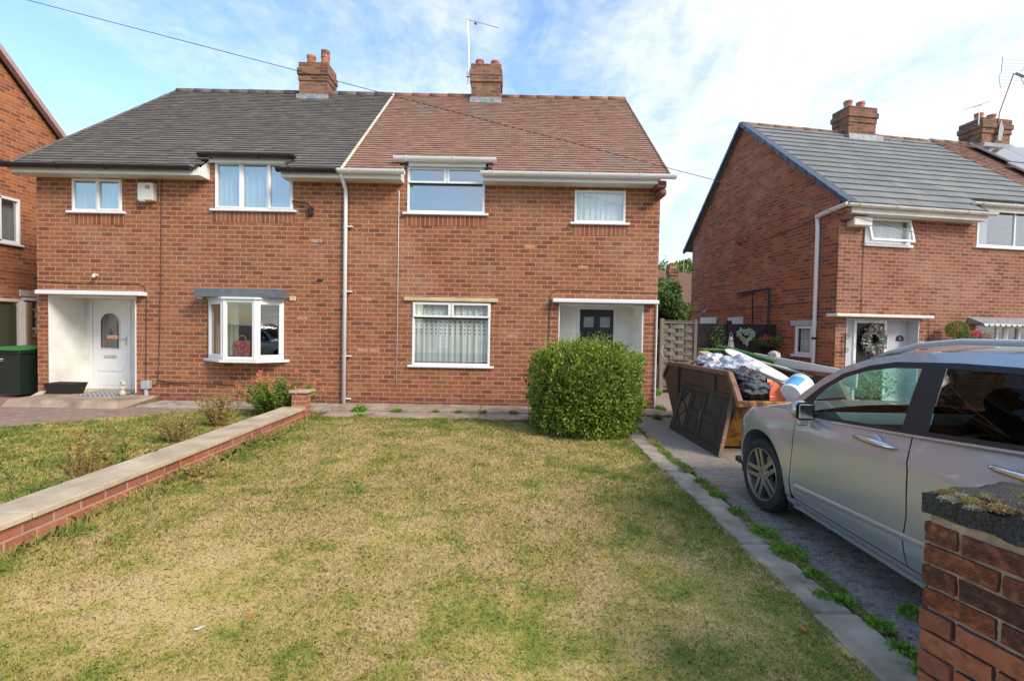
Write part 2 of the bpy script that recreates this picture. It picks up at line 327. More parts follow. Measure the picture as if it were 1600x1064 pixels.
def moss_mat():
    k = NT('mossy_capstone'); p = k.obj(); n = k.noise(p, 14, 6, .7); f = k.noise(p, 120, 4, .75)
    c = k.mix(k.rng(f, .4, .7), (.018,.017,.016), (.11,.105,.095)); c = k.mix(k.rng(f, .66, .72), c, (.36,.34,.30))
    c = k.mix(k.rng(n, .60, .72, 0, .5), c, (.15,.12,.07)); k.fin(c, .95); k.bump(f, 1, .008); return k.m
MT['cap'] = moss_mat()
MT['moss'] = leaf_mat('moss_cushion', [(.36,.24,.08),(.42,.31,.12),(.27,.21,.08),(.46,.38,.2),(.40,.21,.06),(.22,.19,.08)], .95, .05)
MT['moss_pale'] = leaf_mat('pale_lichen', [(.42,.40,.30),(.34,.33,.24),(.5,.48,.38)], .95, .05)
def pier_brick():
    k = NT('rusticated_brick'); p = k.obj(); isl = k.island()
    c = k.ramp(isl, [(0, (.27,.10,.06)), (.18, (.14,.068,.05)), (.34, (.33,.12,.068)), (.5, (.38,.13,.068)), (.64, (.11,.062,.053)), (.78, (.23,.09,.057)), (.9, (.38,.115,.055))], 'CONSTANT')
    n = k.noise(p, 26, 6, .7); c = k.mix(k.rng(n, .45, .7, 0, .7), c, (.075,.05,.04)); n2 = k.noise(p, 90, 4, .7)
    c = k.mix(k.rng(n2, .62, .78, 0, .5), c, (.42,.26,.18))
    s = k.n('SeparateXYZ'); k.l(p, s.inputs[0])
    w = k.n('TexWave', wave_type='BANDS', bands_direction='Z'); k.l(p, w.inputs[0]); w.inputs['Scale'].default_value = 31; w.inputs['Distortion'].default_value = 6; w.inputs['Detail'].default_value = 2; w.inputs['Detail Scale'].default_value = 6
    up = k.rng(s.outputs[2], .60, .615)
    h = k.math('ADD', k.math('MULTIPLY', k.math('MULTIPLY', k.math('MULTIPLY', w.outputs[1], k.rng(k.noise(p, 30, 3), .35, .6)), up), 1.6), k.math('MULTIPLY', n2, .6))
    c = k.mix(k.math('MULTIPLY', k.math('MULTIPLY', k.rng(w.outputs[1], .45, .1, 0, .6), up), k.rng(k.noise(p, 30, 3), .35, .6)), c, (.05,.025,.018))
    k.fin(c, .9, 0, .25); k.bump(h, .9, .008); return k.m
MT['pier_brick'] = pier_brick()
MT['pier_mortar'] = plain('sandy_mortar', (.42,.29,.20), .95, var=.3, scale=14, bump=.7, bscale=120)
MT['coping'] = plain('coping_stone', (.50,.405,.285), .9, var=.2, scale=3.5, bump=.35)
def bag_mat(name, col):
    k = NT(name); n = k.noise(k.obj(), 9, 4, .6, 1.2); k.fin(k.mix(k.rng(n, .35, .65), tuple(c*.75 for c in col), col), .45); k.bump(n, 1, .05); return k.m
MT['bag_white'] = bag_mat('white_plastic_bag', (.75,.76,.80)); MT['bag_grey'] = bag_mat('grey_plastic_bag', (.68,.70,.75)); MT['bag_black'] = bag_mat('black_plastic_bag', (.09,.09,.10))
MT['asphalt'] = plain('road_asphalt', (.06,.06,.062), .9, var=.2, bump=.3)
MT['solar'] = plain('solar_glass', (.22,.24,.28), .10, .8, var=.05)
MT['green'] = plain('green_felt', (.055,.19,.045), .9, var=.2, scale=20, bump=.4)
MT['orange'] = plain('orange_plastic', (.72,.13,.035), .5)
MT['bin'] = plain('dark_green_plastic', (.012,.026,.022), .5, var=.1)
MT['bin_lid'] = plain('green_plastic_lid', (.035,.20,.05), .45, var=.1)
MT['wicker'] = plain('dark_planter', (.022,.018,.018), .6, var=.3, scale=60)
MT['blue'] = plain('blue_print', (.10,.36,.72), .5)
MT['board'] = plain('white_board', (.76,.74,.68), .6, var=.06, scale=5)
MT['board_old'] = plain('off_white_panel', (.55,.50,.43), .7, var=.18, scale=4)
MT['cardboard'] = plain('cardboard', (.50,.34,.16), .8)
MT['wreath_g'] = leaf_mat('pale_green_wreath', [(.60,.72,.56),(.78,.84,.72),(.42,.55,.38)])
MT['wreath_w'] = leaf_mat('mixed_wreath', [(.70,.70,.66),(.20,.30,.18),(.55,.30,.30),(.80,.78,.72),(.12,.2,.12)])

# ------------------------------------------------------------------ mesh helpers
ORG = {}
def link(name, me, mats, parent=None, org=None, smooth=False):
    o = bpy.data.objects.new(name, me); COL.objects.link(o)
    for m in mats: me.materials.append(m)
    if smooth: me.polygons.foreach_set('use_smooth', [True]*len(me.polygons))
    if parent: o.parent = parent; ORG[o.name] = ORG.get(parent.name, Vector())
    return o
class MB:
    def __init__(s): s.v = []; s.f = []; s.mi = []; s.uvm = None
    def add(s, vs, fs, mi=0):
        b = len(s.v); s.v += [tuple(v) for v in vs]; s.f += [tuple(i+b for i in f) for f in fs]; s.mi += [mi]*len(fs); return s
    def quad(s, a, b, c, d, mi=0): return s.add([a, b, c, d], [(0, 1, 2, 3)], mi)
    def poly(s, pts, mi=0): return s.add(pts, [tuple(range(len(pts)))], mi)
    def box(s, x0, x1, y0, y1, z0, z1, mi=0, tf=None):
        v = [(x, y, z) for z in (z0, z1) for y in (y0, y1) for x in (x0, x1)]
        if tf is not None: v = [tuple(tf @ Vector(p)) for p in v]
        return s.add(v, [(0, 2, 3, 1), (4, 5, 7, 6), (0, 1, 5, 4), (2, 6, 7, 3), (0, 4, 6, 2), (1, 3, 7, 5)], mi)
    def bbox(s, x0, x1, y0, y1, z0, z1, b=.006, mi=0, tf=None):     # box with chamfered edges
        bm = bmesh.new(); bmesh.ops.create_cube(bm, size=1)
        bmesh.ops.scale(bm, vec=(x1-x0, y1-y0, z1-z0), verts=bm.verts); bmesh.ops.translate(bm, vec=((x0+x1)/2, (y0+y1)/2, (z0+z1)/2), verts=bm.verts)
        bmesh.ops.bevel(bm, geom=bm.edges[:], offset=b, segments=1, affect='EDGES')
        bm.verts.index_update(); vs = [v.co.copy() for v in bm.verts]
        if tf is not None: vs = [tf @ v for v in vs]
        fs = [tuple(v.index for v in f.verts) for f in bm.faces]; bm.free(); return s.add(vs, fs, mi)
    def prism(s, poly, ext, mi=0):      # poly: 3D points, ext: extrusion vector
        n = len(poly); e = Vector(ext); a = [Vector(p) for p in poly]; b = [p+e for p in a]
        return s.add(a+b, [tuple(range(n))[::-1], tuple(range(n, 2*n))]+[(i, (i+1) % n, n+(i+1) % n, n+i) for i in range(n)], mi)
    def tube(s, pts, r, n=8, mi=0, caps=True):
        pts = [Vector(p) for p in pts]; rs = r if isinstance(r, (list, tuple)) else [r]*len(pts); rings = []
        up = None
        for i, p in enumerate(pts):
            t = (pts[min(i+1, len(pts)-1)]-pts[max(i-1, 0)]).normalized()
            if up is None: up = Vector((0, 0, 1)) if abs(t.z) < .9 else Vector((1, 0, 0))
            a = t.cross(up).normalized(); bb = a.cross(t).normalized(); up = bb
            rings.append([p+(a*math.cos(k*2*math.pi/n)+bb*math.sin(k*2*math.pi/n))*rs[i] for k in range(n)])
        vs = [q for rg in rings for q in rg]; fs = []
        for i in range(len(pts)-1):
            for k in range(n): fs.append((i*n+k, i*n+(k+1) % n, (i+1)*n+(k+1) % n, (i+1)*n+k))
        if caps: fs += [tuple(range(n))[::-1], tuple(range((len(pts)-1)*n, len(pts)*n))]
        return s.add(vs, fs, mi)
    def lathe(s, prof, c=(0, 0, 0), n=24, mi=0, tf=None):      # prof: (r, z)
        vs = []; m = len(prof)
        for k in range(n):
            a = 2*math.pi*k/n
            for r, z in prof:
                p = Vector((r*math.cos(a), r*math.sin(a), z))
                if tf is not None: p = tf @ p
                vs.append(p+Vector(c))
        fs = [(k*m+i, ((k+1) % n)*m+i, ((k+1) % n)*m+i+1, k*m+i+1) for k in range(n) for i in range(m-1)]
        return s.add(vs, fs, mi)
    def grid(s, P, mi=0, flip=False):    # P: 2D list of points
        h = len(P); w = len(P[0]); vs = [p for r in P for p in r]; fs = []
        for i in range(h-1):
            for j in range(w-1):
                q = (i*w+j, i*w+j+1, (i+1)*w+j+1, (i+1)*w+j); fs.append(q[::-1] if flip else q)
        return s.add(vs, fs, mi)
    def build(s, name, mats, parent=None, smooth=False, org=None, uv=None):
        if not isinstance(mats, (list, tuple)): mats = [mats]
        mats = [MT[m] if isinstance(m, str) else m for m in mats]
        O = ORG.get(parent.name, Vector()) if parent else (Vector(org) if org else Vector())
        me = bpy.data.meshes.new(name); me.from_pydata([tuple(Vector(v)-O) for v in s.v], [], s.f); me.update()
        me.polygons.foreach_set('material_index', s.mi)
        ul = me.uv_layers.new(name='m').data
        for p in me.polygons:
            n = p.normal; ax = (abs(n.x), abs(n.y), abs(n.z)); d = ax.index(max(ax))
            for li, vi in zip(p.loop_indices, p.vertices):
                c = Vector(s.v[vi])
                ul[li].uv = (c.y, c.z) if d == 0 else (c.x, c.z) if d == 1 else (c.x, c.y)
        o = link(name, me, mats, parent, smooth=smooth)
        if not parent and org: o.location = O; ORG[o.name] = O
        return o
def fixn(o):
    bm = bmesh.new(); bm.from_mesh(o.data); bmesh.ops.recalc_face_normals(bm, faces=bm.faces); bm.to_mesh(o.data); bm.free(); return o
def smooth_angle(o, deg=35):
    me = o.data; bm = bmesh.new(); bm.from_mesh(me)
    for f in bm.faces: f.smooth = True
    for e in bm.edges:
        if len(e.link_faces) != 2 or e.calc_face_angle(0) > R(deg): e.smooth = False
    bm.to_mesh(me); bm.free(); return o
def tag(o, label, cat, group=None, kind=None):
    o['label'] = label; o['category'] = cat
    if group: o['group'] = group
    if kind: o['kind'] = kind
    return o
def thing(name, label, cat, loc, rotz=0, group=None, local=False):
    o = bpy.data.objects.new(name, None); COL.objects.link(o); o.location = loc; o.rotation_euler = (0, 0, rotz); o.empty_display_size = .2
    ORG[o.name] = Vector() if local else Vector(loc)
    return tag(o, label, cat, group)
def copy_tree(o, parent=None):
    c = o.copy(); COL.objects.link(c); c.parent = parent; ORG[c.name] = ORG.get(o.name, Vector())
    for ch in list(o.children): copy_tree(ch, c)
    return c
def struct(o): o['kind'] = 'structure'; return o

# walls with real openings; the front face at y, looking to -Y, reveal depth d
def wall_holes(mb, x0, x1, z0, z1, y, holes, d=.12, mi=0, rmi=None):
    xs = sorted({x0, x1, *[h[0] for h in holes], *[h[1] for h in holes]}); zs = sorted({z0, z1, *[h[2] for h in holes], *[h[3] for h in holes]})
    for a, b in zip(xs, xs[1:]):
        for c, e in zip(zs, zs[1:]):
            mx, mz = (a+b)/2, (c+e)/2
            if any(h[0] < mx < h[1] and h[2] < mz < h[3] for h in holes): continue
            mb.quad((a, y, c), (b, y, c), (b, y, e), (a, y, e), mi)
    r = mi if rmi is None else rmi
    for (a, b, c, e) in [h[:4] for h in holes]:
        mb.quad((a, y, c), (a, y, e), (a, y+d, e), (a, y+d, c), r); mb.quad((b, y, c), (b, y+d, c), (b, y+d, e), (b, y, e), r)
        mb.quad((a, y, e), (b, y, e), (b, y+d, e), (a, y+d, e), r); mb.quad((a, y, c), (a, y+d, c), (b, y+d, c), (b, y, c), r)

def frame(mb, x0, x1, z0, z1, y0, y1, t, mi=0):
    mb.bbox(x0, x0+t, y0, y1, z0, z1, .006, mi); mb.bbox(x1-t, x1, y0, y1, z0, z1, .006, mi)
    mb.bbox(x0+t, x1-t, y0+.001, y1, z0, z0+t, .006, mi); mb.bbox(x0+t, x1-t, y0+.001, y1, z1-t, z1, .006, mi)
def curtain_mesh(mb, x0, x1, z0, z1, y, amp=.025, per=.11, scallop=0):
    n = int((x1-x0)/.012)+2; ph = random.random()*6
    top = []; bot = []
    for i in range(n):
        x = x0+(x1-x0)*i/(n-1); env = .35+.65*abs(math.sin(x*2.1+ph)); yy = y+amp*.6*env*(math.sin(x*2*math.pi/per+ph+1.5*math.sin(x*3.3))+.5*math.sin(x*2*math.pi/per*1.73+1)+.5*math.sin(x*2*math.pi/per*.43+ph))
        top.append((x, yy, z1)); bot.append((x, yy, z0+(abs(math.sin(x*math.pi/.05))*.02 if scallop else 0)))
    mb.grid([bot, top])
def window(parent, x0, x1, z0, z1, y, panes, sill=(.08, .05, .045), mat='white', glass='glass', curtain=None, fy=.045, label=None, sill_r=None):
    """panes: (x0,x1,z0,z1,opener) in metres on the facade plane"""
    mb = MB(); frame(mb, x0, x1, z0, z1, y-.012, y+fy, .045)
    xs = sorted({p[0] for p in panes}|{p[1] for p in panes}); 
    for p in panes:
        for q in panes:
            if abs(p[1]-q[0]) < .02 and p[2] < q[3] and q[2] < p[3] and x0+.05 < p[1] < x1-.05:
                mb.bbox(p[1]-.022, p[1]+.022, y-.010, y+fy-.002, max(p[2], q[2])-.01, min(p[3], q[3])+.01, .005)
            if abs(p[3]-q[2]) < .02 and p[0] < q[1] and q[0] < p[1] and z0+.05 < p[3] < z1-.05:
                mb.bbox(max(x0+.03, min(p[0], q[0])), min(x1-.03, max(p[1], q[1])), y-.011, y+fy-.003, p[3]-.022, p[3]+.022, .005)
    w = mb.build('window', mat, parent)
    if label: w['label'] = label
    for (a, b, c, d, op) in panes:
        if op:
            m = MB(); frame(m, a+.012, b-.012, c+.012, d-.012, y-.030, y+fy-.006, .042); m.build('sash', mat, w); g = .05
        else: g = .02
        MB().box(a+g, b-g, y+.012, y+.018, c+g, d-g).build('pane', glass, w)
    if sill:
        MB().bbox(x0-sill[0], x1+sill[0], y-sill[1]-.01, y+.03, z0-sill[2], z0-.001, .008).build('sill', mat, w)
    if curtain:
        m = MB(); curtain_mesh(m, x0+.03, x1-.03, z0+.05, z1-.03, y+.075, scallop=1); m.build('curtain', curtain, w, smooth=True)
    return w

def roof_tiles(mb, y0, z0, y1, z1, xl, xr, gauge, tw, th=.014, skip=None, mi=0, jit=.004):
    """stepped courses from the eave (y0,z0) to the ridge (y1,z1); xl/xr give the edges at 0..1"""
    L = math.hypot(y1-y0, z1-z0); n = int(round(L/gauge)); ty, tz = (y1-y0)/L, (z1-z0)/L; ny, nz = -tz, ty
    g = L/n
    for i in range(n):
        a = i*g; b = min(a+g*1.12, L); t = (i+.5)/n; X0 = xl(t); X1 = xr(t)
        x = X0-(tw*.5 if i % 2 else 0); x += random.uniform(-.01, .01)
        while x < X1-.01:
            xa = max(x, X0); xb = min(x+tw-.004, X1); x += tw
            if xb-xa < .012: continue
            if skip and skip((xa+xb)/2, a): continue
            j = random.uniform(-jit, jit); h = th+random.uniform(-.003, .004); s = random.uniform(-.002, .002); a2 = a+j
            def P(X, d, o): return (X, y0+ty*d+ny*o, z0+tz*d+nz*o)
            t0 = h+s; t1 = h-s
            mb.add([P(xa, a2, 0), P(xb, a2, 0), P(xb, a2, t1+.006), P(xa, a2, t0+.006), P(xa, b, .004), P(xb, b, .004)],
                   [(0, 1, 2, 3), (3, 2, 5, 4), (0, 3, 4), (1, 5, 2)], mi)
def half_ridge(mb, pts, r, seg=.45):
    a, b = Vector(pts[0]), Vector(pts[1]); n = max(1, int((b-a).length/seg))
    for i in range(n):
        p = a.lerp(b, i/n); q = a.lerp(b, (i+1)/n); d = (q-p)*.012
        mb.tube([p-d*.5, q-d*1.5], [r*(1+random.uniform(-.03, .05)), r*random.uniform(.93, 1)], 10)
def gutter(mb, x0, x1, y, z, r=.062, clips=True, step=.9):
    n = 10; rows = []
    for x in (x0, x1):
        rows.append([(x, y+r*math.cos(math.pi+math.pi*k/n), z+r*math.sin(math.pi+math.pi*k/n)) for k in range(n+1)]+
                    [(x, y+(r-.006)*math.cos(math.pi*2-math.pi*k/n), z+.002+(r-.006)*math.sin(math.pi*2-math.pi*k/n)) for k in range(n+1)])
    mb.grid(rows)
    for k, x in enumerate((x0, x1)):
        mb.poly([(x, y+r*math.cos(math.pi+math.pi*i/n), z+r*math.sin(math.pi+math.pi*i/n)) for i in range(n+1)])
    if clips:
        x = x0+.25
        while x < x1:
            mb.box(x-.012, x+.012, y-r-.006, y+r, z-.012, z+.005); mb.tube([(x-.018, y+r*math.cos(q)*1.09, z+r*1.09*math.sin(q)) for q in [math.pi+math.pi*k/6 for k in range(7)]], .006, 4)
            x += step
def leaf_cloud(mb, centers, normals, size, n_per=1, aspect=.45, droop=0, seed=1):
    r = np.random.default_rng(seed); C = np.asarray(centers); N = len(C)
    d = r.normal(size=(N, 3)); 
    if normals is not None: d = d*.75+np.asarray(normals)
    d[:, 2] -= droop
    d /= np.linalg.norm(d, axis=1)[:, None]; s = r.normal(size=(N, 3)); s -= (s*d).sum(1)[:, None]*d; s /= np.linalg.norm(s, axis=1)[:, None]
    L = size*r.uniform(.6, 1.3, N)[:, None]; W = L*aspect*.5
    A = C; B = C+d*L*.5+s*W; D = C+d*L*.5-s*W; E = C+d*L
    V = np.stack([A, B, E, D], 1).reshape(-1, 3)
    b = len(mb.v); mb.v += [tuple(v) for v in V.tolist()]; mb.f += [(b+4*i, b+4*i+1, b+4*i+2, b+4*i+3) for i in range(N)]; mb.mi += [0]*N
def ico(mb, c, r, sub=2, noise=0, sq=(1, 1, 1), mi=0, seed=0, freq=3):
    from mathutils import noise as ns
    bm = bmesh.new(); bmesh.ops.create_icosphere(bm, subdivisions=sub, radius=1)
    for v in bm.verts:
        k = 1+noise*ns.noise(v.co*freq+Vector((seed*3.1, seed, 0)))+noise*.5*ns.noise(v.co*freq*2.3+Vector((seed, 9, 0)))
        v.co = Vector((v.co.x*sq[0], v.co.y*sq[1], v.co.z*sq[2]))*r*k+Vector(c)
    bm.verts.index_update(); mb.add([v.co.copy() for v in bm.verts], [tuple(v.index for v in f.verts) for f in bm.faces], mi); bm.free()

# ================================================================== THE GROUND
def sheet(name, pts, z, m, cuts=0):
    return struct(MB().poly([(x, y, z) for x, y in pts]).build(name, m))
m = MB(); m.quad((-300, -300, -.14), (400, -300, -.14), (400, 500, -.14), (-300, 500, -.14)); struct(m.build('ground', 'soil'))
struct(MB().box(-11.2, 13, .2, 9.0, -.13, -.03).build('front_garden_soil', 'soil'))
sheet('lawn', [(-3.4, .3), (1.72, .3), (1.70, 7.97), (-3.4, 7.97)], 0, 'lawn')
o = sheet('lawn', [(-11.2, .3), (-3.55, .3), (-3.55, 7.7), (-5.3, 8.5), (-11.2, 3.7)], 0, 'lawn')
sheet('paved_forecourt', [(-11.2, 3.6), (-5.25, 8.62), (-3.5, 8.62), (-3.5, 14), (-11.2, 14)], -.006, 'paving')
m = MB()                                        # concrete path in two strips under the facade
for y0, y1, z in ((7.98, 8.56, .012), (8.59, 9.29, .035)):
    x = -3.24
    while x < 1.95 if y0 < 8.5 else x < 2.9:
        w = random.uniform(.85, .95); m.bbox(x, min(x+w-.008, 2.92), y0, y1, -.1, z+random.uniform(-.005, .005), .01); x += w
struct(m.build('house_path', 'concrete_warm'))
m = MB()
for y0, y1, z in ((8.60, 9.29, .02),):
    x = -6.8
    while x < -3.3: m.bbox(x, x+.89, y0, y1, -.1, z+random.uniform(-.004, .004), .01); x += .9
struct(m.build('wall_path', 'concrete'))
m = MB(); y = .9; k = 0                              # slab path beside the drive
while y < 7.9:
    l = .86+random.uniform(-.03, .05); jx = random.uniform(-.02, .02)
    m.bbox(1.70+jx, 1.975+random.uniform(-.02, .015)+ (0 if y > 3 else -.04), y, min(y+l-.016, 7.95), -.08, .018+random.uniform(-.009, .009), .012); y += l
struct(m.build('slab_path', 'slab'))
sheet('edge_soil', [(1.64, .9), (2.02, .9), (2.03, 8.0), (1.66, 8.0)], -.005, 'soil')
sheet('driveway', [(1.6, -6), (8.2, -6), (8.2, 9.9), (6.9, 10.2), (4.6, 12.0), (2.85, 12.0), (2.85, 9.2), (1.95, 9.2), (1.95, 1.0), (1.6, 1.0)], -.012, 'drive')
sheet('side_passage', [(2.85, 11.9), (6.8, 11.9), (6.6, 30), (2.85, 30)], -.03, 'soil')
sheet('right_forecourt', [(8.2, -6), (40, -6), (40, 12.6), (8.2, 10.3)], -.02, 'paving')
sheet('pavement', [(-60, -2.3), (60, -2.3), (60, -.3), (-60, -.3)], -.02, 'concrete')
m = MB(); m.box(-60, 60, -2.45, -2.3, -.3, -.02); struct(m.build('kerb', 'concrete'))
sheet('road', [(-60, -8.5), (60, -8.5), (60, -2.45), (-60, -2.45)], -.12, 'asphalt')

def blades(name, n, region, hmin, hmax, seed, near=1.4, label='', wide=.0035, clump=None):
    r = np.random.default_rng(seed); x0, x1, y0, y1, test = region
    # density falls with distance from the viewer's side of the lawn
    u = r.random(n*2); Y = y0*(y1/y0)**u; X = r.uniform(x0, x1, n*2)
    k = test(X, Y); X = X[k][:n]; Y = Y[k][:n]; N = len(X)
    sc = np.clip(Y/3.2, .8, 3.2)
    H = r.uniform(hmin, hmax, N)*np.clip(sc, .8, 1.35); 
    if clump is not None: H *= clump(X, Y, r)
    W = wide*sc*r.uniform(.7, 1.3, N); a = r.uniform(0, 2*np.pi, N); b = r.uniform(0, 2*np.pi, N); lean = r.uniform(.1, 1.5, N)*H
    base = np.stack([X, Y, np.full(N, -.004)], 1); s = np.stack([np.cos(a)*W, np.sin(a)*W, np.zeros(N)], 1)
    mid = base+np.stack([np.cos(b)*lean*.35, np.sin(b)*lean*.35, H*.62], 1); tip = base+np.stack([np.cos(b)*lean, np.sin(b)*lean, H*r.uniform(.55, 1, N)], 1)
    V = np.stack([base-s, base+s, mid+s*.7, tip, mid-s*.7], 1).reshape(-1, 3).astype(np.float32)
    me = bpy.data.meshes.new(name); me.vertices.add(5*N); me.vertices.foreach_set('co', V.ravel()); me.loops.add(5*N); me.loops.foreach_set('vertex_index', np.arange(5*N, dtype=np.int32))
    me.polygons.add(N); me.polygons.foreach_set('loop_start', np.arange(0, 5*N, 5, dtype=np.int32)); me.polygons.foreach_set('loop_total', np.full(N, 5, dtype=np.int32)); me.update(calc_edges=True)
    o = link(name, me, [MT['blade']]); tag(o, label, 'grass', kind='stuff'); return o
def edge_clump(X, Y, r):
    k = 1+3.2*np.exp(-((X+3.28)/.12)**2)*r.random(len(X))**2+.5*np.exp(-((Y-7.9)/.12)**2)+.2*np.exp(-((X-1.68)/.06)**2)
    return k*(1+.5*np.sin(X*3.1+1)*np.sin(Y*2.3+X))**.5
edgex = lambda X, Y: (X < 1.715+.035*np.sin(Y*5)+.025*np.sin(Y*13)+.02*np.sin(Y*29)) & (Y < 7.95+.02*np.sin(X*9)) & (np.abs(X) < 1.25*Y+.3)
blades('lawn_grass', 470000, (-3.30, 1.77, 1.5, 7.99, edgex), .012, .032, 3, wide=.0017, label='sun-dried straw and green mown grass of the front lawn beside the slab path', clump=edge_clump)
blades('neighbour_lawn_grass', 140000, (-11.2, -3.62, 2.4, 8.5, lambda X, Y: (Y < 3.6+(X+11.2)*.83-.12) & (X > -1.9*Y-.4)), .014, .038, 4, label='greener mown grass on the lawn beyond the low brick wall', wide=.0018)

jg = blades('joint_grass', 26000, (1.90, 2.05, 1.9, 8.8, lambda X, Y: (np.abs(X-1.965-.02*np.sin(Y*3)) < .022+.030*(np.sin(Y*4.1)*np.sin(Y*9.7+1) > .1)+.012) & (np.sin(Y*2.3+.5)+.6*np.sin(Y*7.1) > -.75)), .016, .042, 21, label='thin line of green grass in the joint between slab path and drive', wide=.0024)

# ================================================================== THE PAIR OF SEMI-DETACHED HOUSES
FY = 9.3; RY, RZ = 12.75, 7.62; EY, EZ = 8.93, 4.42; BY = 16.5; PX = -3.22
def shell(root, xa, xb, holes, side_left, side_right, bm_front, bm_side, front_y=FY, back_y=BY, ry=RY, rz=RZ-.06, topz=4.70):
    m = MB(); wall_holes(m, xa, xb, -.12, topz, front_y, holes)
    for x, s in ((xa, side_left), (xb, side_right)):
        pts = [(x, front_y, -.12), (x, front_y, topz), (x, ry, rz), (x, back_y, topz), (x, back_y, -.12)]
        m.poly(pts if s else pts[::-1], 1)
    m.quad((xb, back_y, -.12), (xa, back_y, -.12), (xa, back_y, topz), (xb, back_y, topz), 1)
    m.quad((xa, front_y+.3, 2.35), (xb, front_y+.3, 2.35), (xb, back_y, 2.35), (xa, back_y, 2.35), 2)
    m.quad((xa+.02, front_y+2.6, 0), (xb-.02, front_y+2.6, 0), (xb-.02, front_y+2.6, 4.6), (xa+.02, front_y+2.6, 4.6), 2)
    return m.build('wall', [bm_front, bm_side, 'dark_in'], root)
def chimney(root, xa, xb, ya, yb, z0, zt, steps, pots, lead=True, matn='brick_chim', pot_r=.105, tapered=True):
    m = MB(); m.box(xa+.04, xb-.04, ya+.04, yb-.04, z0-.6, zt-.47)
    z = zt-.47
    for (h, o) in steps: m.bbox(xa+.04-o, xb-.04+o, ya+.04-o, yb-.04+o, z+.002, z+h, .008); z += h
    c = m.build('chimney', matn, root)
    for (px, py, ph, kind) in pots:
        q = MB(); r = pot_r
        q.lathe([(r*1.02, 0), (r*.98, ph*.75), (r*1.1, ph*.78), (r*1.12, ph), (r*.86, ph), (r*.8, ph*.3)], (px, py, z), 18)
        if kind:
            q.lathe([(r*.98, ph), (r*.98, ph+.10), (r*1.08, ph+.12), (r*.5, ph+.15), (0.001, ph+.15)], (px, py, z), 18)
        p = q.build('pot', 'pot', c, smooth=True); smooth_angle(p)
        if kind:
            q = MB()
            for k in range(10):
                a = k*math.pi/5
                q.box(-.012, .012, -.004, .004, ph+.015, ph+.085, tf=Matrix.Translation((px, py, z)) @ Matrix.Rotation(a, 4, 'Z') @ Matrix.Translation((r, 0, 0)) @ Matrix.Rotation(R(90), 4, 'Z'))
            q.build('louvre', 'black', c)
    q = MB(); q.bbox(xa+.06, xb-.06, (ya+yb)/2-.2, (ya+yb)/2+.2, z-.002, z+.035, .02); q.build('flaunching', 'mortar', c)
    if lead:
        q = MB(); q.bbox(xa+.005, xb-.005, ya-.06, yb+.03, z0-.32, z0+.02, .008); q.build('flashing', 'lead', c)
    return c
def roof(root, name, m_tile, m_ridge, xl, xr, gauge, tw, skip, th=.019, ey=EY, ez=EZ, ry=RY, rz=RZ, by=None, ridge_r=.11, ridge=True):
    m = MB(); by = by or 2*ry-ey
    roof_tiles(m, ey, ez, ry, rz, xl, xr, gauge, tw, th, skip)
    m2 = MB(); 
    segs = skip.segs if skip and hasattr(skip, 'segs') else []
    s = (rz-ez)/(ry-ey); xs = [xl(0)+.01]+[q for sg in segs for q in sg]+[xr(0)-.01]
    cut = segs and segs[0] is not None
    for i in range(len(xs)-1):
        y = ey+.02 if i % 2 == 0 else FYCUT
        a, b = xs[i], xs[i+1]
        ra = xl(1)+.01 if i == 0 else a; rb = xr(1)-.01 if i == len(xs)-2 else b
        m.quad((a, y, ez+s*(y-ey)-.012), (b, y, ez+s*(y-ey)-.012), (rb, ry, rz-.012), (ra, ry, rz-.012), 1)
    m.quad((xl(1), ry, rz), (xr(1), ry, rz), (xr(0), by, ez), (xl(0), by, ez), 0)
    r = m.build(name, [m_tile, 'felt'], root)
    if ridge:
        q = MB(); half_ridge(q, ((xl(1), ry, rz-.03), (xr(1), ry, rz-.03)), ridge_r); q.build('ridge', m_ridge, r, smooth=True)
    return r
FYCUT = 9.27
def segskip(segs, d):
    f = lambda x, a: a < d and any(s[0] < x < s[1] for s in segs)
    f.segs = segs; return f
def eaves(root, pieces, mat_g, mat_f='white', soffit='white_old'):
    for (x0, x1, y, z, gx0, gx1, kind) in pieces:
        m = MB(); m.bbox(x0, x1, y, y+.02, z-.135, z+.02, .004)
        f = m.build('fascia', mat_f, root)
        if kind: MB().box(x0+.002, x1-.002, y+.021, FY-.002, z-.131, z-.118).build('soffit', soffit, f)
        if kind:
            q = MB()
            for x in (x0, x1-.015): q.poly([(x, y+.02, z-.13), (x, FY, z-.13), (x, FY, z+.25), (x, y+.02, z+.0)]); q.poly([(x+.015, y+.02, z-.13), (x+.015, y+.02, z), (x+.015, FY, z+.25), (x+.015, FY, z-.13)])
            q.build('cheek', mat_f, f)
        g = MB(); gutter(g, gx0, gx1, y-.078, z+.004, .074); g.build('gutter', mat_g, root)

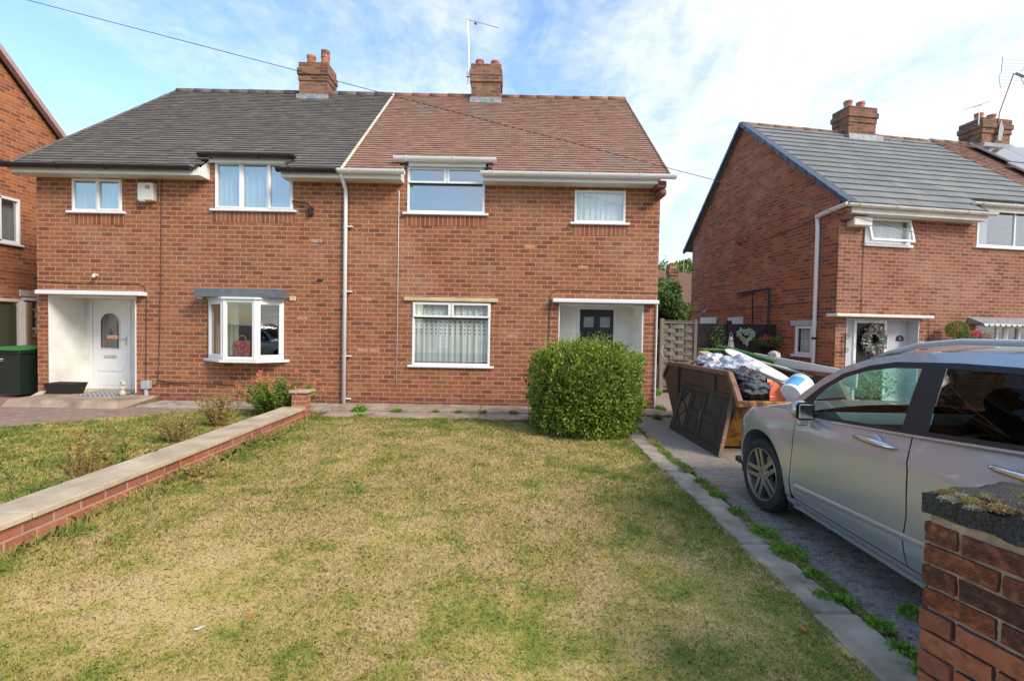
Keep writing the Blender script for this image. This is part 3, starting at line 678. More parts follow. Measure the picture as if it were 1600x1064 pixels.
# ---- left house (grey tiles)
LH = thing('brick_house', 'dark grey-roofed left half of the semi-detached pair, with bow window and white front door', 'house', (-6.2, 9.3, 0), group='brick houses along the street')
lh_holes = [(-8.57, -7.60, 3.66, 4.29), (-5.80, -4.29, 3.75, 4.66), (-5.90, -4.46, .82, 2.02), (-9.04, -7.33, -.1, 2.03)]
shell(LH, -9.26, PX, lh_holes, True, False, 'brick', 'brick_side')
roof(LH, 'roof', 'tile_grey', 'ridge_grey', lambda t: -9.40+.47*t, lambda t: PX-.02, .125, .20, segskip([(-5.92, -4.30)], .46))
q = MB(); q.tube([(-9.38, 8.93, 4.45), (-8.93, 12.72, 7.63)], .03, 6); q.build('verge', 'ridge_grey', LH)
eaves(LH, [(-9.42, -5.90, 8.99, 4.43, -9.62, -6.0, 1), (-4.38, -3.24, 8.99, 4.43, -4.42, -3.28, 1), (-5.86, -4.30, 9.2, 4.745, -6.0, -4.18, 0)], 'black_pl')
q = MB(); q.tube([(-9.60, 8.93, 4.47), (-9.52, 9.6, 4.46)], .05, 8); q.build('gutter', 'black_pl', LH)
chimney(LH, -5.65, -4.84, 12.42, 13.08, 7.42, 8.28, [(.15, .02), (.17, .045), (.16, .015)], [(-5.42, 12.75, .30, 0), (-5.05, 12.75, .32, 1)])
window(LH, -8.57, -7.60, 3.66, 4.29, FY, [(-8.57, -8.09, 3.66, 4.29, 0), (-8.09, -7.60, 3.66, 4.29, 1)], curtain='net', glass='glass_sky')
window(LH, -5.80, -4.29, 3.75, 4.66, FY, [(-5.80, -5.27, 3.75, 4.66, 1), (-5.27, -4.78, 3.75, 4.66, 0), (-4.78, -4.29, 3.75, 4.66, 1)], curtain='net', glass='glass_sky')
# bow window
def bay(root, P, z0, z1, panes_open, curtain=None, lead='lead_dark', yb=FY, rx=(-6.0, -4.36), ry=8.92, sx=(-6.02, -4.34)):
    w = None; base = MB()
    base.build
    segs = list(zip(P, P[1:]))
    mb = MB(); subs = []
    for (a, b) in segs:
        a3, b3 = Vector((a[0], a[1], 0)), Vector((b[0], b[1], 0)); d = (b3-a3); L = d.length; ang = math.atan2(d.y, d.x)
        tf = Matrix.Translation((a[0], a[1], 0)) @ Matrix.Rotation(ang, 4, 'Z'); subs.append((tf, L))
        for (p, q_) in ((0, .05), (L-.05, L)): mb.bbox(p, q_, -.012, .045, z0, z1, .006, tf=tf)
        for (c, e) in ((z0, z0+.055), (z1-.06, z1)): mb.bbox(.05, L-.05, -.011, .044, c, e, .006, tf=tf)
    for a in P[1:-1]: mb.tube([(a[0], a[1]+.005, z0), (a[0], a[1]+.005, z1)], .028, 8)
    w = mb.build('window', 'white', root); w['label'] = 'three-sided white bow window with a slate grey flat hood'
    for (tf, L), op in zip(subs, panes_open):
        if op:
            m = MB(); x0, x1, c, e, t = .045, L-.045, z0+.045, z1-.05, .045
            for r in ((x0, x0+t, c, e), (x1-t, x1, c, e), (x0+t, x1-t, c, c+t), (x0+t, x1-t, e-t, e)): m.bbox(r[0], r[1], -.03, .03, r[2], r[3], .006, tf=tf)
            m.build('sash', 'white', w); g = .09
        else: g = .05
        MB().box(g, L-g, .010, .016, z0+g, z1-g, tf=tf).build('pane', 'glass', w)
    hood = MB(); hood.prism([(rx[0], yb, z1+.04), (rx[1], yb, z1+.04), (rx[1], ry+.06, z1+.04), (rx[0], ry+.06, z1+.04)], (0, 0, .155)); hood.build('hood', lead, root)
    h2 = MB(); h2.prism([(P[0][0]-.04, yb, z1+.002), (P[1][0]-.03, P[1][1]-.05, z1+.002), (P[2][0]+.03, P[2][1]-.05, z1+.002), (P[3][0]+.04, yb, z1+.002)], (0, 0, .036)); h2.build('hood_board', 'white', w)
    s = MB(); s.prism([(sx[0], yb, z0-.05), (P[1][0]-.06, P[1][1]-.06, z0-.05), (P[2][0]+.06, P[2][1]-.06, z0-.05), (sx[1], yb, z0-.05)], (0, 0, .046)); s.build('sill', 'white', w)
    return w
w = bay(LH, [(-5.91, 9.29), (-5.42, 8.97), (-4.84, 8.97), (-4.45, 9.29)], .86, 2.00, (1, 0, 1))
m = MB(); curtain_mesh(m, -5.87, -5.62, .9, 1.95, 9.40, .02, .09); curtain_mesh(m, -5.66, -5.42, .9, 1.95, 9.46, .02, .09); m.build('curtain', 'cream_curtain', w, smooth=True)
m = MB(); m.bbox(-6.14, -6.02, 9.27, 9.31, 2.0, 2.09, .008); m.bbox(-4.34, -4.22, 9.27, 9.31, 2.0, 2.09, .008); m.build('lintel_end', 'wood_lint', LH)
# porch recess
def porch(root, x0, x1, zf, zt, dx0, dx1, dz1, canopy, wallmat='white_wall', yb=10.1, fy=FY):
    m = MB()
    m.box(x0+.001, x0+.02, fy-.008, yb, zf, zt-.001); m.box(x1-.02, x1-.001, fy-.008, yb, zf, zt-.001); m.box(x0+.02, x1-.02, fy, yb, zt-.02, zt-.002)
    wall_holes(m, x0+.02, x1-.02, zf, zt-.02, yb, [(dx0, dx1, zf-.01, dz1)], d=.1)
    m.quad((x0, yb+.101, zf), (x1, yb+.101, zf), (x1, yb+.101, zt), (x0, yb+.101, zt))
    p = m.build('porch', wallmat, root)
    MB().box(x0+.02, x1-.02, fy, yb+.1, zf-.12, zf).build('porch_floor', 'concrete', p)
    q = MB(); q.bbox(*canopy, .012); q.build('canopy', 'white' if wallmat == 'white_wall' else 'white_old', root)
    return p
porch(LH, -9.04, -7.33, .10, 2.03, -8.95, -8.07, 2.0, (-9.14, -7.12, 9.12, 9.36, 2.035, 2.115))
def upvc_door(root, x0, x1, z0, z1, y):
    m = MB(); frame(m, x0-.07, x1+.07, z0, z1+.06, y-.02, y+.05, .065)
    fr = m.build('door_frame', 'white', root)
    m = MB(); m.bbox(x0, x1, y-.004, y+.04, z0+.02, z1, .006)
    w = x1-x0; cx = (x0+x1)/2
    for (a, b, c, d) in ((.14, .86, .05, .30), (.14, .86, .36, .46)):
        m.bbox(x0+a*w, x0+b*w, y-.018, y-.002, z0+.02+c, z0+.02+d, .014)
    # moulding arch round the glass
    aw = w*.27; zb, zs = z0+.86, z1-.42
    arch = [(cx-aw, zb), (cx-aw, zs)]+[(cx-aw*math.cos(t), zs+aw*1.0*math.sin(t)) for t in [math.pi*k/10 for k in range(1, 10)]]+[(cx+aw, zs), (cx+aw, zb)]
    m.tube([(x, y-.008, z) for x, z in arch]+[(cx-aw, y-.008, zb)], .014, 6)
    d = m.build('door', 'white', root); d['label'] = 'white plastic front door with an arched leaded glass panel'
    g = MB(); g.poly([(x, y-.007, z) for x, z in arch]); g.build('door_glass', 'glass_dark', d)
    g = MB(); g.poly([(x, y-.006, z) for x, z in arch]); g.build('door_backing', 'dark_in', d)
    l = MB()
    for dx in (-.5, 0, .5): l.tube([(cx+dx*aw*1.3, y-.011, zb), (cx+dx*aw*1.3, y-.011, zs+aw*(.95 if dx == 0 else .7))], .004, 4)
    zc = (zb+zs)/2+.05; l.tube([(cx-.07, y-.012, zc), (cx, y-.012, zc+.10), (cx+.07, y-.012, zc), (cx, y-.012, zc-.10), (cx-.07, y-.012, zc)], .005, 4); l.build('leading', 'alu', d)
    l = MB(); l.tube([(x*.93+cx*.07, y-.012, z*.985+zc*.015) for x, z in arch], .006, 4); l.build('red_leading', plain('ruby_glass', (.25,.015,.03), .3), d)
    l = MB(); l.poly([(cx-.05, y-.013, zc), (cx, y-.013, zc-.07), (cx+.05, y-.013, zc), (cx, y-.013, zc+.07)]); l.build('leaded_diamond', plain('blue_glass', (.05,.06,.30), .3), d)
    l = MB(); l.bbox(cx-.13, cx+.13, y-.02, y-.003, z0+.66, z0+.72, .005); l.build('letterbox', 'alu', d)
    l = MB(); l.bbox(x1-.05, x1-.02, y-.02, y-.002, z0+.93, z0+1.13, .006); l.tube([(x1-.035, y-.05, z0+1.07), (x1-.15, y-.055, z0+1.07)], .010, 8); l.build('handle', 'chrome', d)
upvc_door(LH, -8.88, -8.14, .10, 2.0-.06, 10.1)
m = MB(); m.bbox(-7.22, -6.92, 9.18, 9.30, 3.86, 4.20, .015); a = m.build('alarm_box', 'white_old', LH)
MB().bbox(-7.18, -7.08, 9.17, 9.29, 3.84, 3.87, .004).build('strobe', 'grey_wall', a); MB().bbox(-7.06, -6.97, 9.172, 9.182, 4.08, 4.15, .002).build('box_badge', 'concrete', a)
m = MB(); m.tube([(-6.83, 9.285, 4.31), (-6.85, 9.285, 2.4), (-6.88, 9.285, .7), (-6.9, 9.285, .42), (-6.7, 9.285, .37), (-6.0, 9.285, .36), (-5.2, 9.285, .33), (-4.2, 9.285, .33)], .007, 5)
m.tube([(-9.25, 9.285, 2.30), (-8.6, 9.285, 2.26), (-7.3, 9.285, 2.27), (-7.16, 9.285, 2.23), (-7.12, 9.285, 2.0), (-7.14, 9.285, .35)], .007, 5)
m.tube([(-7.0, 9.285, .30), (-6.9, 9.285, .35), (-6.3, 9.285, .33)], .006, 5); m.build('cable', 'cable', LH)
m = MB(); m.bbox(-7.18, -7.02, 9.2, 9.3, .24, .40, .01); j = m.build('junction_box', 'metal_grey', LH); MB().tube([(-7.10, 9.25, .24), (-7.10, 9.25, -.05)], .035, 10).build('conduit', 'metal_grey', j)
m = MB(); m.tube([(-8.08, 9.3, 2.43), (-8.08, 9.22, 2.43)], .022, 8); m.tube([(-8.08, 9.23, 2.43), (-8.03, 9.15, 2.40)], .03, 10); m.build('security_light', 'white_old', LH)
m = MB(); m.tube([(-4.28, 9.26, 3.92), (-4.0, 9.25, 3.87), (-3.92, 9.24, 3.80)], .014, 6); m.tube([(-3.92, 9.24, 3.82), (-3.92, 9.24, 3.66)], .022, 8); m.box(-3.97, -3.87, 9.22, 9.27, 3.75, 3.79); m.box(-3.97, -3.87, 9.22, 9.27, 3.66, 3.70); m.build('cable_bracket', 'black', LH)
m = MB(); m.poly([(-3.82, 9.298, 2.38), (-3.70, 9.298, 2.38), (-3.70, 9.298, 2.43), (-3.82, 9.298, 2.43)]); m.build('vent_hole', 'black', LH)
m = MB(); m.prism([(-9.26, 9.293, -.1), (PX, 9.293, -.1), (PX, 9.293, .15), (-9.26, 9.293, .15)][:0] or [(-7.33, 9.275, -.1), (PX, 9.275, -.1), (PX, 9.275, .155), (-7.33, 9.275, .155)], (0, .03, 0)); m.build('plinth', 'plinth', LH)
# dark step with sloping ends
m = MB(); m.add([(-9.05, 8.42, -.01), (-6.92, 8.42, -.01), (-6.92, 9.26, -.01), (-9.05, 9.26, -.01), (-8.98, 8.48, .115), (-6.98, 8.48, .115), (-6.85, 9.26, .115), (-9.0, 9.26, .115)], [(0, 1, 5, 4), (1, 2, 6, 5), (3, 0, 4, 7), (4, 5, 6, 7), (2, 3, 7, 6)])
m.build('doorstep', 'concrete_warm', LH)

for x0_, x1_, z_ in ((-8.62, -7.55, 3.61), (-5.85, -4.25, 3.70)):
    MB().prism([(x0_, 9.296, z_-.20), (x1_, 9.296, z_-.20), (x1_, 9.296, z_), (x0_, 9.296, z_)], (0, .02, 0)).build('soldier_course', 'brick_soldier', LH)
MB().bbox(-3.93, -3.72, 9.293, 9.31, 3.14, 3.20, .004).build('cement_patch', 'cement', LH)
for x_, z_ in ((-4.75, .40), (-4.2, 1.63), (-7.9, 1.2)): MB().bbox(x_, x_+.20, 9.294, 9.31, z_, z_+.066, .004).build('replaced_brick', 'brick_new', LH)
# ---- right house (red tiles)
RH = thing('brick_house', 'red-tiled right half of the semi-detached pair, with navy door behind the round bush', 'house', (-.2, 9.3, 0), group='brick houses along the street')
rh_holes = [(-2.08, -.58, 3.75, 4.63), (1.16, 2.15, 3.62, 4.24), (-1.95, -.43, .80, 2.03), (.90, 2.55, -.1, 2.05)]
shell(RH, PX+.004, 2.82, rh_holes, False, False, 'brick', 'brick_side')
r = roof(RH, 'roof', 'tile_red', 'ridge_red', lambda t: PX+.02, lambda t: 2.90-.02*t, .118, .168, segskip([(-2.16, -.52)], .46), ridge_r=.10)
m = MB(); m.tube([(PX, 8.9, 4.43), (PX, 12.74, 7.66)], .028, 6); m.build('party_verge', 'mortar', RH)
m = MB(); m.tube([(2.88, 8.92, 4.43), (2.86, 12.75, 7.64)], .022, 6); m.build('verge', 'ridge_red', RH)
eaves(RH, [(-3.23, -2.14, 8.99, 4.43, -3.30, -2.05, 1), (-.60, 2.72, 8.99, 4.43, -.64, 2.98, 1), (-2.04, -.56, 9.2, 4.745, -2.30, -.36, 0)], 'white')
m = MB(); m.bbox(2.66, 2.84, 8.98, 9.3, 4.22, 4.36, .02); m.bbox(2.72, 2.85, 9.0, 9.3, 4.08, 4.22, .03); m.build('corbel', 'plinth', RH)
m = MB(); m.tube([(-3.24, 8.95, 4.42), (-3.24, 8.97, 4.33), (-3.245, 9.22, 4.15), (-3.245, 9.235, 3.95), (-3.25, 9.235, .0)], .036, 10); d = m.build('downpipe', 'white', RH, smooth=True)
m = MB()
for z in (3.45, 2.2, .95, .12): m.bbox(-3.30, -3.12, 9.24, 9.30, z-.012, z+.012, .004); 
m.build('clip', 'white', d)
chimney(RH, -1.21, -.38, 12.42, 13.08, 7.42, 8.33, [(.16, .035), (.16, .045), (.15, .015)], [(-.98, 12.75, .22, 0), (-.58, 12.75, .20, 0)])
window(RH, -2.08, -.58, 3.75, 4.63, FY, [(-2.08, -1.32, 4.30, 4.63, 1), (-1.32, -.58, 4.30, 4.63, 1), (-2.08, -.58, 3.75, 4.30, 0)], glass='glass_sky')
window(RH, 1.16, 2.15, 3.62, 4.24, FY, [(1.16, 2.15, 3.62, 4.24, 0)], curtain='net')
window(RH, -1.95, -.43, .80, 2.03, FY, [(-1.95, -1.2, 1.72, 2.03, 1), (-1.2, -.43, 1.72, 2.03, 1), (-1.95, -.43, .80, 1.72, 0)], curtain='net')
MB().bbox(-2.11, -.285, 9.24, 9.32, 2.045, 2.115, .008).build('lintel', 'wood_lint', RH)
p = porch(RH, .90, 2.55, .08, 2.055, 1.36, 2.21, 2.05, (.765, 2.80, 9.12, 9.36, 2.06, 2.135))
m = MB(); frame(m, 1.36, 2.21, .08, 2.045, 10.08, 10.14, .07); m.build('door_frame', 'white', RH)
m = MB(); x0, x1, z0, z1, y = 1.44, 2.13, .10, 1.975, 10.1; m.bbox(x0, x1, y, y+.045, z0, z1, .006); w = x1-x0
for (a, b) in ((.10, .42), (.58, .90)):
    for (c, d) in ((.10, .62), (.74, 1.38)): 
        m.bbox(x0+a*w, x0+b*w, y-.012, y+.002, z0+c, z0+d, .011); m.bbox(x0+(a+.05)*w, x0+(b-.05)*w, y-.018, y, z0+c+.04, z0+d-.04, .008)
d = m.build('door', 'navy', RH); d['label'] = 'dark navy panelled front door with two small patterned panes'
for (a, b) in ((.10, .40), (.60, .90)):
    m = MB(); m.box(x0+a*w, x0+b*w, y-.014, y-.002, z0+1.50, z0+1.72); m.build('door_pane', plain('frosted_pane', (.30,.32,.33), .35), d)
    cx = x0+(a+b)/2*w; cz = z0+1.61; m = MB()
    for s in (.05, .085): m.tube([(cx-s, y-.017, cz), (cx, y-.017, cz+s), (cx+s, y-.017, cz), (cx, y-.017, cz-s), (cx-s, y-.017, cz)], .004, 4)
    m.build('leading', 'white', d)
MB().bbox(2.06, 2.10, 10.03, 10.10, .95, 1.15, .006).build('door_handle', 'chrome', RH)
m = MB(); m.tube([(2.805, 9.27, 2.05), (2.805, 9.27, .02)], .014, 6); m.build('corner_conduit', 'white', RH)
m = MB(); m.tube([(-2.235, 9.285, 4.16), (-2.24, 9.285, .36)], .008, 5); m.build('aerial_cable', 'alu', RH)
m = MB(); m.tube([(2.82, 9.285, 2.28), (1.3, 9.285, 2.31), (.85, 9.285, 2.31), (.74, 9.285, 2.22), (.72, 9.285, 2.0), (.72, 9.285, .2)], .006, 5); m.build('cable', 'cable', RH)
m = MB(); m.prism([(PX+.004, 9.275, -.1), (.90, 9.275, -.1), (.90, 9.275, .155), (PX+.004, 9.275, .155)], (0, .03, 0)); m.prism([(2.55, 9.275, -.1), (2.83, 9.275, -.1), (2.83, 9.275, .2), (2.55, 9.275, .2)], (0, .03, 0)); m.build('plinth', 'plinth', RH)
for x0_, x1_, z_ in ((-2.13, -.53, 3.70), (1.12, 2.19, 3.57)):
    MB().prism([(x0_, 9.296, z_-.20), (x1_, 9.296, z_-.20), (x1_, 9.296, z_), (x0_, 9.296, z_)], (0, .02, 0)).build('soldier_course', 'brick_soldier', RH)
for x_, z_ in ((-3.02, 1.03), (-2.79, 1.03), (-2.95, 2.03), (-.1, 1.35), (1.25, 2.72), (.2, 3.1)): MB().bbox(x_, x_+.205, 9.294, 9.31, z_, z_+.066, .004).build('replaced_brick', 'brick_new', RH)
# aerial
m = MB(); m.tube([(-1.27, 12.5, 7.75), (-1.25, 12.5, 8.5), (-1.29, 12.5, 9.46)], .014, 6); m.box(-1.30, -1.18, 12.44, 12.5, 8.0, 8.12); a = m.build('aerial', 'alu', RH)
m = MB(); A, B = Vector((-1.33, 12.5, 9.47)), Vector((-.49, 12.42, 9.22)); m.tube([A, B], .009, 5)
for k in range(11):
    p = A.lerp(B, .08+.09*k); h = .09 if k else .13; m.tube([p+Vector((-.01, -h*.5, -h*.45)), p+Vector((.01, h*.5, h*.45))], .005, 4)
m.box(-1.12, -1.06, 12.44, 12.54, 9.36, 9.43); m.build('aerial_boom', 'alu', a)
# cable running down the roof
m = MB(); pts = []
for (x, t) in ((-1.27, 1.0), (-1.28, .93), (-1.36, .84), (-1.40, .76), (-1.35, .66), (-1.50, .56), (-1.58, .47), (-1.78, .38), (-1.86, .31), (-1.95, .20)):
    pts.append((x, EY+(RY-EY)*t, EZ+(RZ-EZ)*t+.035))
m.tube(pts, .0055, 5); m.build('roof_cable', 'ridge_red', RH)

# ================================================================== THE PAIR ACROSS THE DRIVE (turned about nine degrees)
P0 = (6.98, 10.3, 0); ROT = math.atan2(.159, .987)
def local_thing(name, label, cat, x, y, z=0, group=None):   # a thing placed in that pair's frame; parts are written relative to it
    c, s = math.cos(ROT), math.sin(ROT)
    return thing(name, label, cat, (P0[0]+c*x-s*y, P0[1]+s*x+c*y, z), ROT, group, local=True)
def S(mb, dx, dy=0, dz=0): mb.v = [(a-dx, b-dy, c-dz) for a, b, c in mb.v]; return mb
NH = thing('brick_house', 'house across the drive with smooth grey roof, blue-edged gable and wreath on its door', 'house', P0, ROT, 'brick houses along the street', local=True)
ney, nez, nry, nrz, nby = -.36, 4.27, 3.36, 7.42, 6.30
nh = [(.63, 1.79, 3.53, 4.10), (3.54, 5.62, 3.60, 4.60), (.26, 2.11, -.2, 1.90), (3.62, 5.6, .8, 1.82)]
FY_old = FY; FY = 0; FYCUT = -.03
m = MB(); wall_holes(m, 0, 6.14, -.3, 4.56, 0, nh)
sw = [(.64, 1.16, 1.06, 1.72)]
# gable wall with a real window opening, made in its own plane (x=0)
g = MB(); wall_holes(g, -5.95, 0, -.3, 4.56, 0, [(-1.16, -.64, 1.06, 1.72)])
g.v = [(y, -x, z) for x, y, z in g.v]; b = len(m.v); m.v += g.v; m.f += [tuple(i+b for i in f) for f in g.f]; m.mi += [1]*len(g.f)
m.poly([(0, 0, 4.56), (0, 5.95, 4.56), (0, nry, nrz-.06)], 1); m.poly([(6.14, 0, -.3), (6.14, 5.95, -.3), (6.14, 5.95, 4.56), (6.14, nry, nrz-.06), (6.14, 0, 4.56)], 1)
m.quad((6.14, 5.95, -.3), (0, 5.95, -.3), (0, 5.95, 4.56), (6.14, 5.95, 4.56), 1); m.quad((0, .3, 2.4), (6.14, .3, 2.4), (6.14, 5.9, 2.4), (0, 5.9, 2.4), 2)
m.quad((.02, 2.6, 0), (6.1, 2.6, 0), (6.1, 2.6, 4.5), (.02, 2.6, 4.5), 2)
m.build('wall', ['brick_right', 'brick_side', 'dark_in'], NH)
roof(NH, 'roof', 'tile_right', 'ridge_red', lambda t: -.10, lambda t: 6.14, .335, .42, segskip([(3.45, 5.7)], .46), .03, ney, nez, nry, nrz, nby, ridge_r=.085)
m = MB()
for k in range(13):                                    # slate-blue dry verge units
    for s in (0, 1):
        t0, t1 = k/13, (k+1)/13+.012
        ya, yb = (ney+(nry-ney)*t0, ney+(nry-ney)*min(t1, 1)) if not s else (nby+(nry-nby)*t0, nby+(nry-nby)*min(t1, 1))
        za, zb = nez+(nrz-nez)*t0, nez+(nrz-nez)*min(t1, 1); d = .012
        m.add([(-.16, ya, za-.06), (-.16, yb, zb-.06-d), (-.16, yb, zb+.05-d), (-.16, ya, za+.05), (.06, ya, za+.06), (.06, yb, zb+.06-d), (-.10, ya, za-.06), (-.10, yb, zb-.06-d)], [(0, 1, 2, 3), (3, 2, 5, 4), (0, 6, 7, 1), (0, 3, 4, 6)])
m.build('verge', 'verge_blue', NH)
def leaves(root, pieces):
    for (x0, x1, y, z, gx0, gx1, kind) in pieces:
        f = MB().bbox(x0, x1, y, y+.02, z-.13, z+.02, .004).build('fascia', 'white_old', root)
        if kind: MB().box(x0+.002, x1-.002, y+.021, -.002, z-.126, z-.112).build('soffit', 'white_old', f)
        g = MB(); gutter(g, gx0, gx1, y-.06, z+.035); g.build('gutter', 'white_old', root)
leaves(NH, [(0, 3.42, -.30, 4.22, -.16, 3.55, 1), (3.5, 6.1, -.08, 4.50, 3.2, 6.2, 0)])
m = MB(); m.bbox(-.10, .3, -.28, 0, 4.10, 4.22, .02); m.bbox(-.02, .2, -.16, 0, 3.98, 4.10, .02); m.build('corbel', 'plinth', NH)
m = MB(); m.tube([(-.16, -.36, 4.25), (-.155, .1, 4.21), (-.12, .50, 4.17)], .05, 8); m.build('gutter', 'white_old', NH)
m = MB(); m.tube([(-.10, .50, 4.18), (-.08, .50, 3.9), (-.08, .50, -.05)], .042, 10); d = m.build('downpipe', 'white', NH, smooth=True)
MB().tube([(-.08, .50, 1.42), (-.08, .50, 1.47)], .052, 12).build('band', 'black', d)
chimney(NH, 3.04, 4.02, nry-.32, nry+.32, 7.25, 8.10, [(.15, .02), (.15, .05), (.16, .02)], [(3.30, nry, .26, 0), (3.72, nry, .26, 0)], matn='brick_chim')
m = MB(); m.box(2.98, 4.1, nry-.42, nry-.30, 7.0, 7.25); m.build('flashing', 'lead', NH)
# top-hung window standing open
m = MB(); frame(m, .63, 1.79, 3.53, 4.10, -.01, .05, .05); w = m.build('window', 'white', NH); w['label'] = 'small upper window standing open at the bottom'
tf = Matrix.Translation((0, -.02, 4.08)) @ Matrix.Rotation(R(-13), 4, 'X')
m = MB(); x0, x1, c, e, t = .66, 1.76, -.52, 0, .05
for r in ((x0, x0+t, c, e), (x1-t, x1, c, e), (x0+t, x1-t, c, c+t), (x0+t, x1-t, e-t, e)): m.bbox(r[0], r[1], -.02, .02, r[2], r[3], .006, tf=tf)
m.build('sash', 'white', w); MB().box(x0+t, x1-t, -.003, .003, c+t, e-t, tf=tf).build('pane', 'glass', w)
MB().bbox(.60, 1.82, -.06, .03, 3.47, 3.53, .008).build('sill', 'white', w)
m = MB(); curtain_mesh(m, .68, 1.74, 3.56, 4.06, .13); m.build('curtain', 'net', w, smooth=True)
window(NH, 3.54, 5.62, 3.60, 4.60, 0, [(3.54, 4.58, 3.60, 4.60, 0), (4.58, 5.62, 3.60, 4.60, 0)], curtain=None, glass='glass_sky')
m = MB(); curtain_mesh(m, 3.58, 3.98, 3.62, 4.58, .12); m.build('curtain', 'net', NH, smooth=True)
window(NH, 3.62, 5.6, .8, 1.82, 0, [(3.62, 4.22, .8, 1.82, 0), (4.22, 4.44, .8, 1.82, 0), (4.44, 4.85, .8, 1.82, 1), (4.85, 5.6, .8, 1.82, 0)])
m = MB(); m.prism([(3.40, 0, 1.99), (3.40, -.30, 1.86), (3.40, -.30, 1.84), (3.40, 0, 1.84)], (2.5, 0, 0)); h = m.build('hood', 'lead', NH)
m = MB(); 
for k in range(16): 
    cx = 3.50+k*.15; m.prism([(cx+.07*math.cos(a), -.31, 1.845-.055*math.sin(a)) for a in [math.pi*i/6 for i in range(7)]], (0, .01, 0))
m.build('scalloped_trim', 'white_old', h)
porch(NH, .26, 2.11, -.05, 1.90, .69, 1.52, 1.86, (-.20, 2.22, -.24, .06, 1.925, 1.99), 'grey_wall', .25, 0)
m = MB(); frame(m, .68, 1.53, -.05, 1.88, .22, .29, .07); m.build('door_frame', 'white', NH)
d = MB().bbox(.75, 1.46, .24, .28, -.02, 1.82, .006).build('door', 'black', NH); d['label'] = 'black front door'
MB().bbox(1.49, 1.52, .17, .23, 1.25, 1.5, .006).build('door_handle', 'white', NH)
m = MB(); m.prism([(1.80, .249, 1.42), (1.99, .249, 1.42), (1.99, .249, 1.50), (1.94, .249, 1.545), (1.85, .249, 1.545), (1.80, .249, 1.50)], (0, -.012, 0)); pl = m.build('number_plaque', 'black', NH)
cu = bpy.data.curves.new('plaque_number', 'FONT'); cu.body = '23'; cu.size = .075; cu.extrude = .001; cu.align_x = 'CENTER'; cu.align_y = 'CENTER'
o = bpy.data.objects.new('plaque_tmp', cu); COL.objects.link(o); bpy.context.view_layer.update()
me = bpy.data.meshes.new_from_object(o.evaluated_get(bpy.context.evaluated_depsgraph_get())); bpy.data.objects.remove(o)
me.transform(Matrix.Translation((1.895, .234, 1.475)) @ Matrix.Rotation(R(90), 4, 'X')); link('plaque_number', me, [MT['white_old']], pl)
m = MB(); m.bbox(.17, .62, -.20, 0, 3.86, 4.05, .015); a = m.build('alarm_box', 'white_old', NH)
m = MB(); [m.box(.36+k*.05, .385+k*.05, -.205, -.198, 3.94, 4.01) for k in range(5)]; m.build('louvre', 'grey_wall', a)
m = MB(); m.tube([(.60, -.015, 3.9), (.60, -.015, 2.0)], .006, 4); m.tube([(2.35, -.015, .3), (2.35, -.015, 1.9), (2.2, -.015, 2.02)], .007, 4)
for v0, v1, z0, z1 in ((.5, 5.9, 2.20, 2.28), (.0, 2.2, 4.0, 4.25)): m.tube([(-.015, v0, z1), (-.015, (v0+v1)/2, (z0+z1)/2-.03), (-.015, v1, z0)], .007, 4)
m.build('cable', 'cable', NH)
m = MB(); m.tube([(-.07, 3.4, 2.66), (-.07, 2.08, 2.70), (-.07, 2.04, 2.6), (-.07, 2.04, .0)], .03, 8); m.tube([(-.06, 3.36, 2.58), (-.06, 2.7, 2.62), (-.06, 2.66, 1.8)], .018, 6); m.build('waste_pipe', 'black_pl', NH)
m = MB(); m.tube([(0, 3.37, 4.12), (-.14, 3.37, 4.12)], .06, 10); m.box(-.012, 0, 3.25, 3.49, 4.0, 4.24); m.build('flue', 'plinth', NH)
for v0, v1, z in ((4.42, 5.32, 1.80), (3.12, 3.84, 1.78)):
    MB().bbox(-.02, .02, v0, v1, z, z+.20, .006).build('lintel', 'metal_grey', NH)
MB().bbox(-.02, .02, .50, 1.32, 1.73, 1.86, .006).build('lintel', 'metal_grey', NH)
m = MB(); 
for a in ((.64, .69, 1.06, 1.72), (1.11, 1.16, 1.06, 1.72), (.69, 1.11, 1.06, 1.11), (.69, 1.11, 1.67, 1.72)): m.bbox(-.01, .05, *a, .005)
w = m.build('window', 'white', NH); MB().box(.02, .026, .69, 1.11, 1.11, 1.67).build('pane', 'glass', w); MB().bbox(-.07, .02, .58, 1.22, 1.0, 1.055, .008).build('sill', 'white', w)
m = MB(); m.grid([[(.14+.02*math.sin(v*60), v, z) for v in [.66+.01*i for i in range(49)]] for z in (1.08, 1.7)]); m.build('curtain', 'net', w, smooth=True)
m = MB(); m.tube([(-.0, 4.95, 2.26), (-.10, 4.93, 2.22)], .012, 6); m.tube([(-.08, 4.98, 2.20), (-.16, 4.88, 2.17)], .03, 8); m.build('security_camera', 'white_old', NH)
# wrought iron brackets by the door
def scroll(mb, c, r, ax='x', turns=1.6, th=.006, flip=1):
    pts = []
    for i in range(26):
        t = i/25; a = t*turns*2*math.pi; rr = r*(1-.75*t); pts.append((c[0]+flip*rr*math.cos(a), c[1], c[2]+rr*math.sin(a)))
    mb.tube(pts, th, 4)
m = MB(); 
for x in (2.42, 2.75, 3.0): m.tube([(x, -.05, .6), (x, -.05, 1.5)], .008, 4)
scroll(m, (2.40, -.05, 1.48), .09); scroll(m, (2.27, -.05, 1.2), .09, flip=-1); scroll(m, (2.9, -.05, 1.2), .09); m.build('iron_bracket', 'black', NH)
m = MB(); m.tube([(.20, -.05, 1.15), (.20, -.05, 1.55)], .012, 5); scroll(m, (.24, -.05, 1.5), .07); scroll(m, (.24, -.05, 1.2), .06); m.build('hook', 'black', NH)

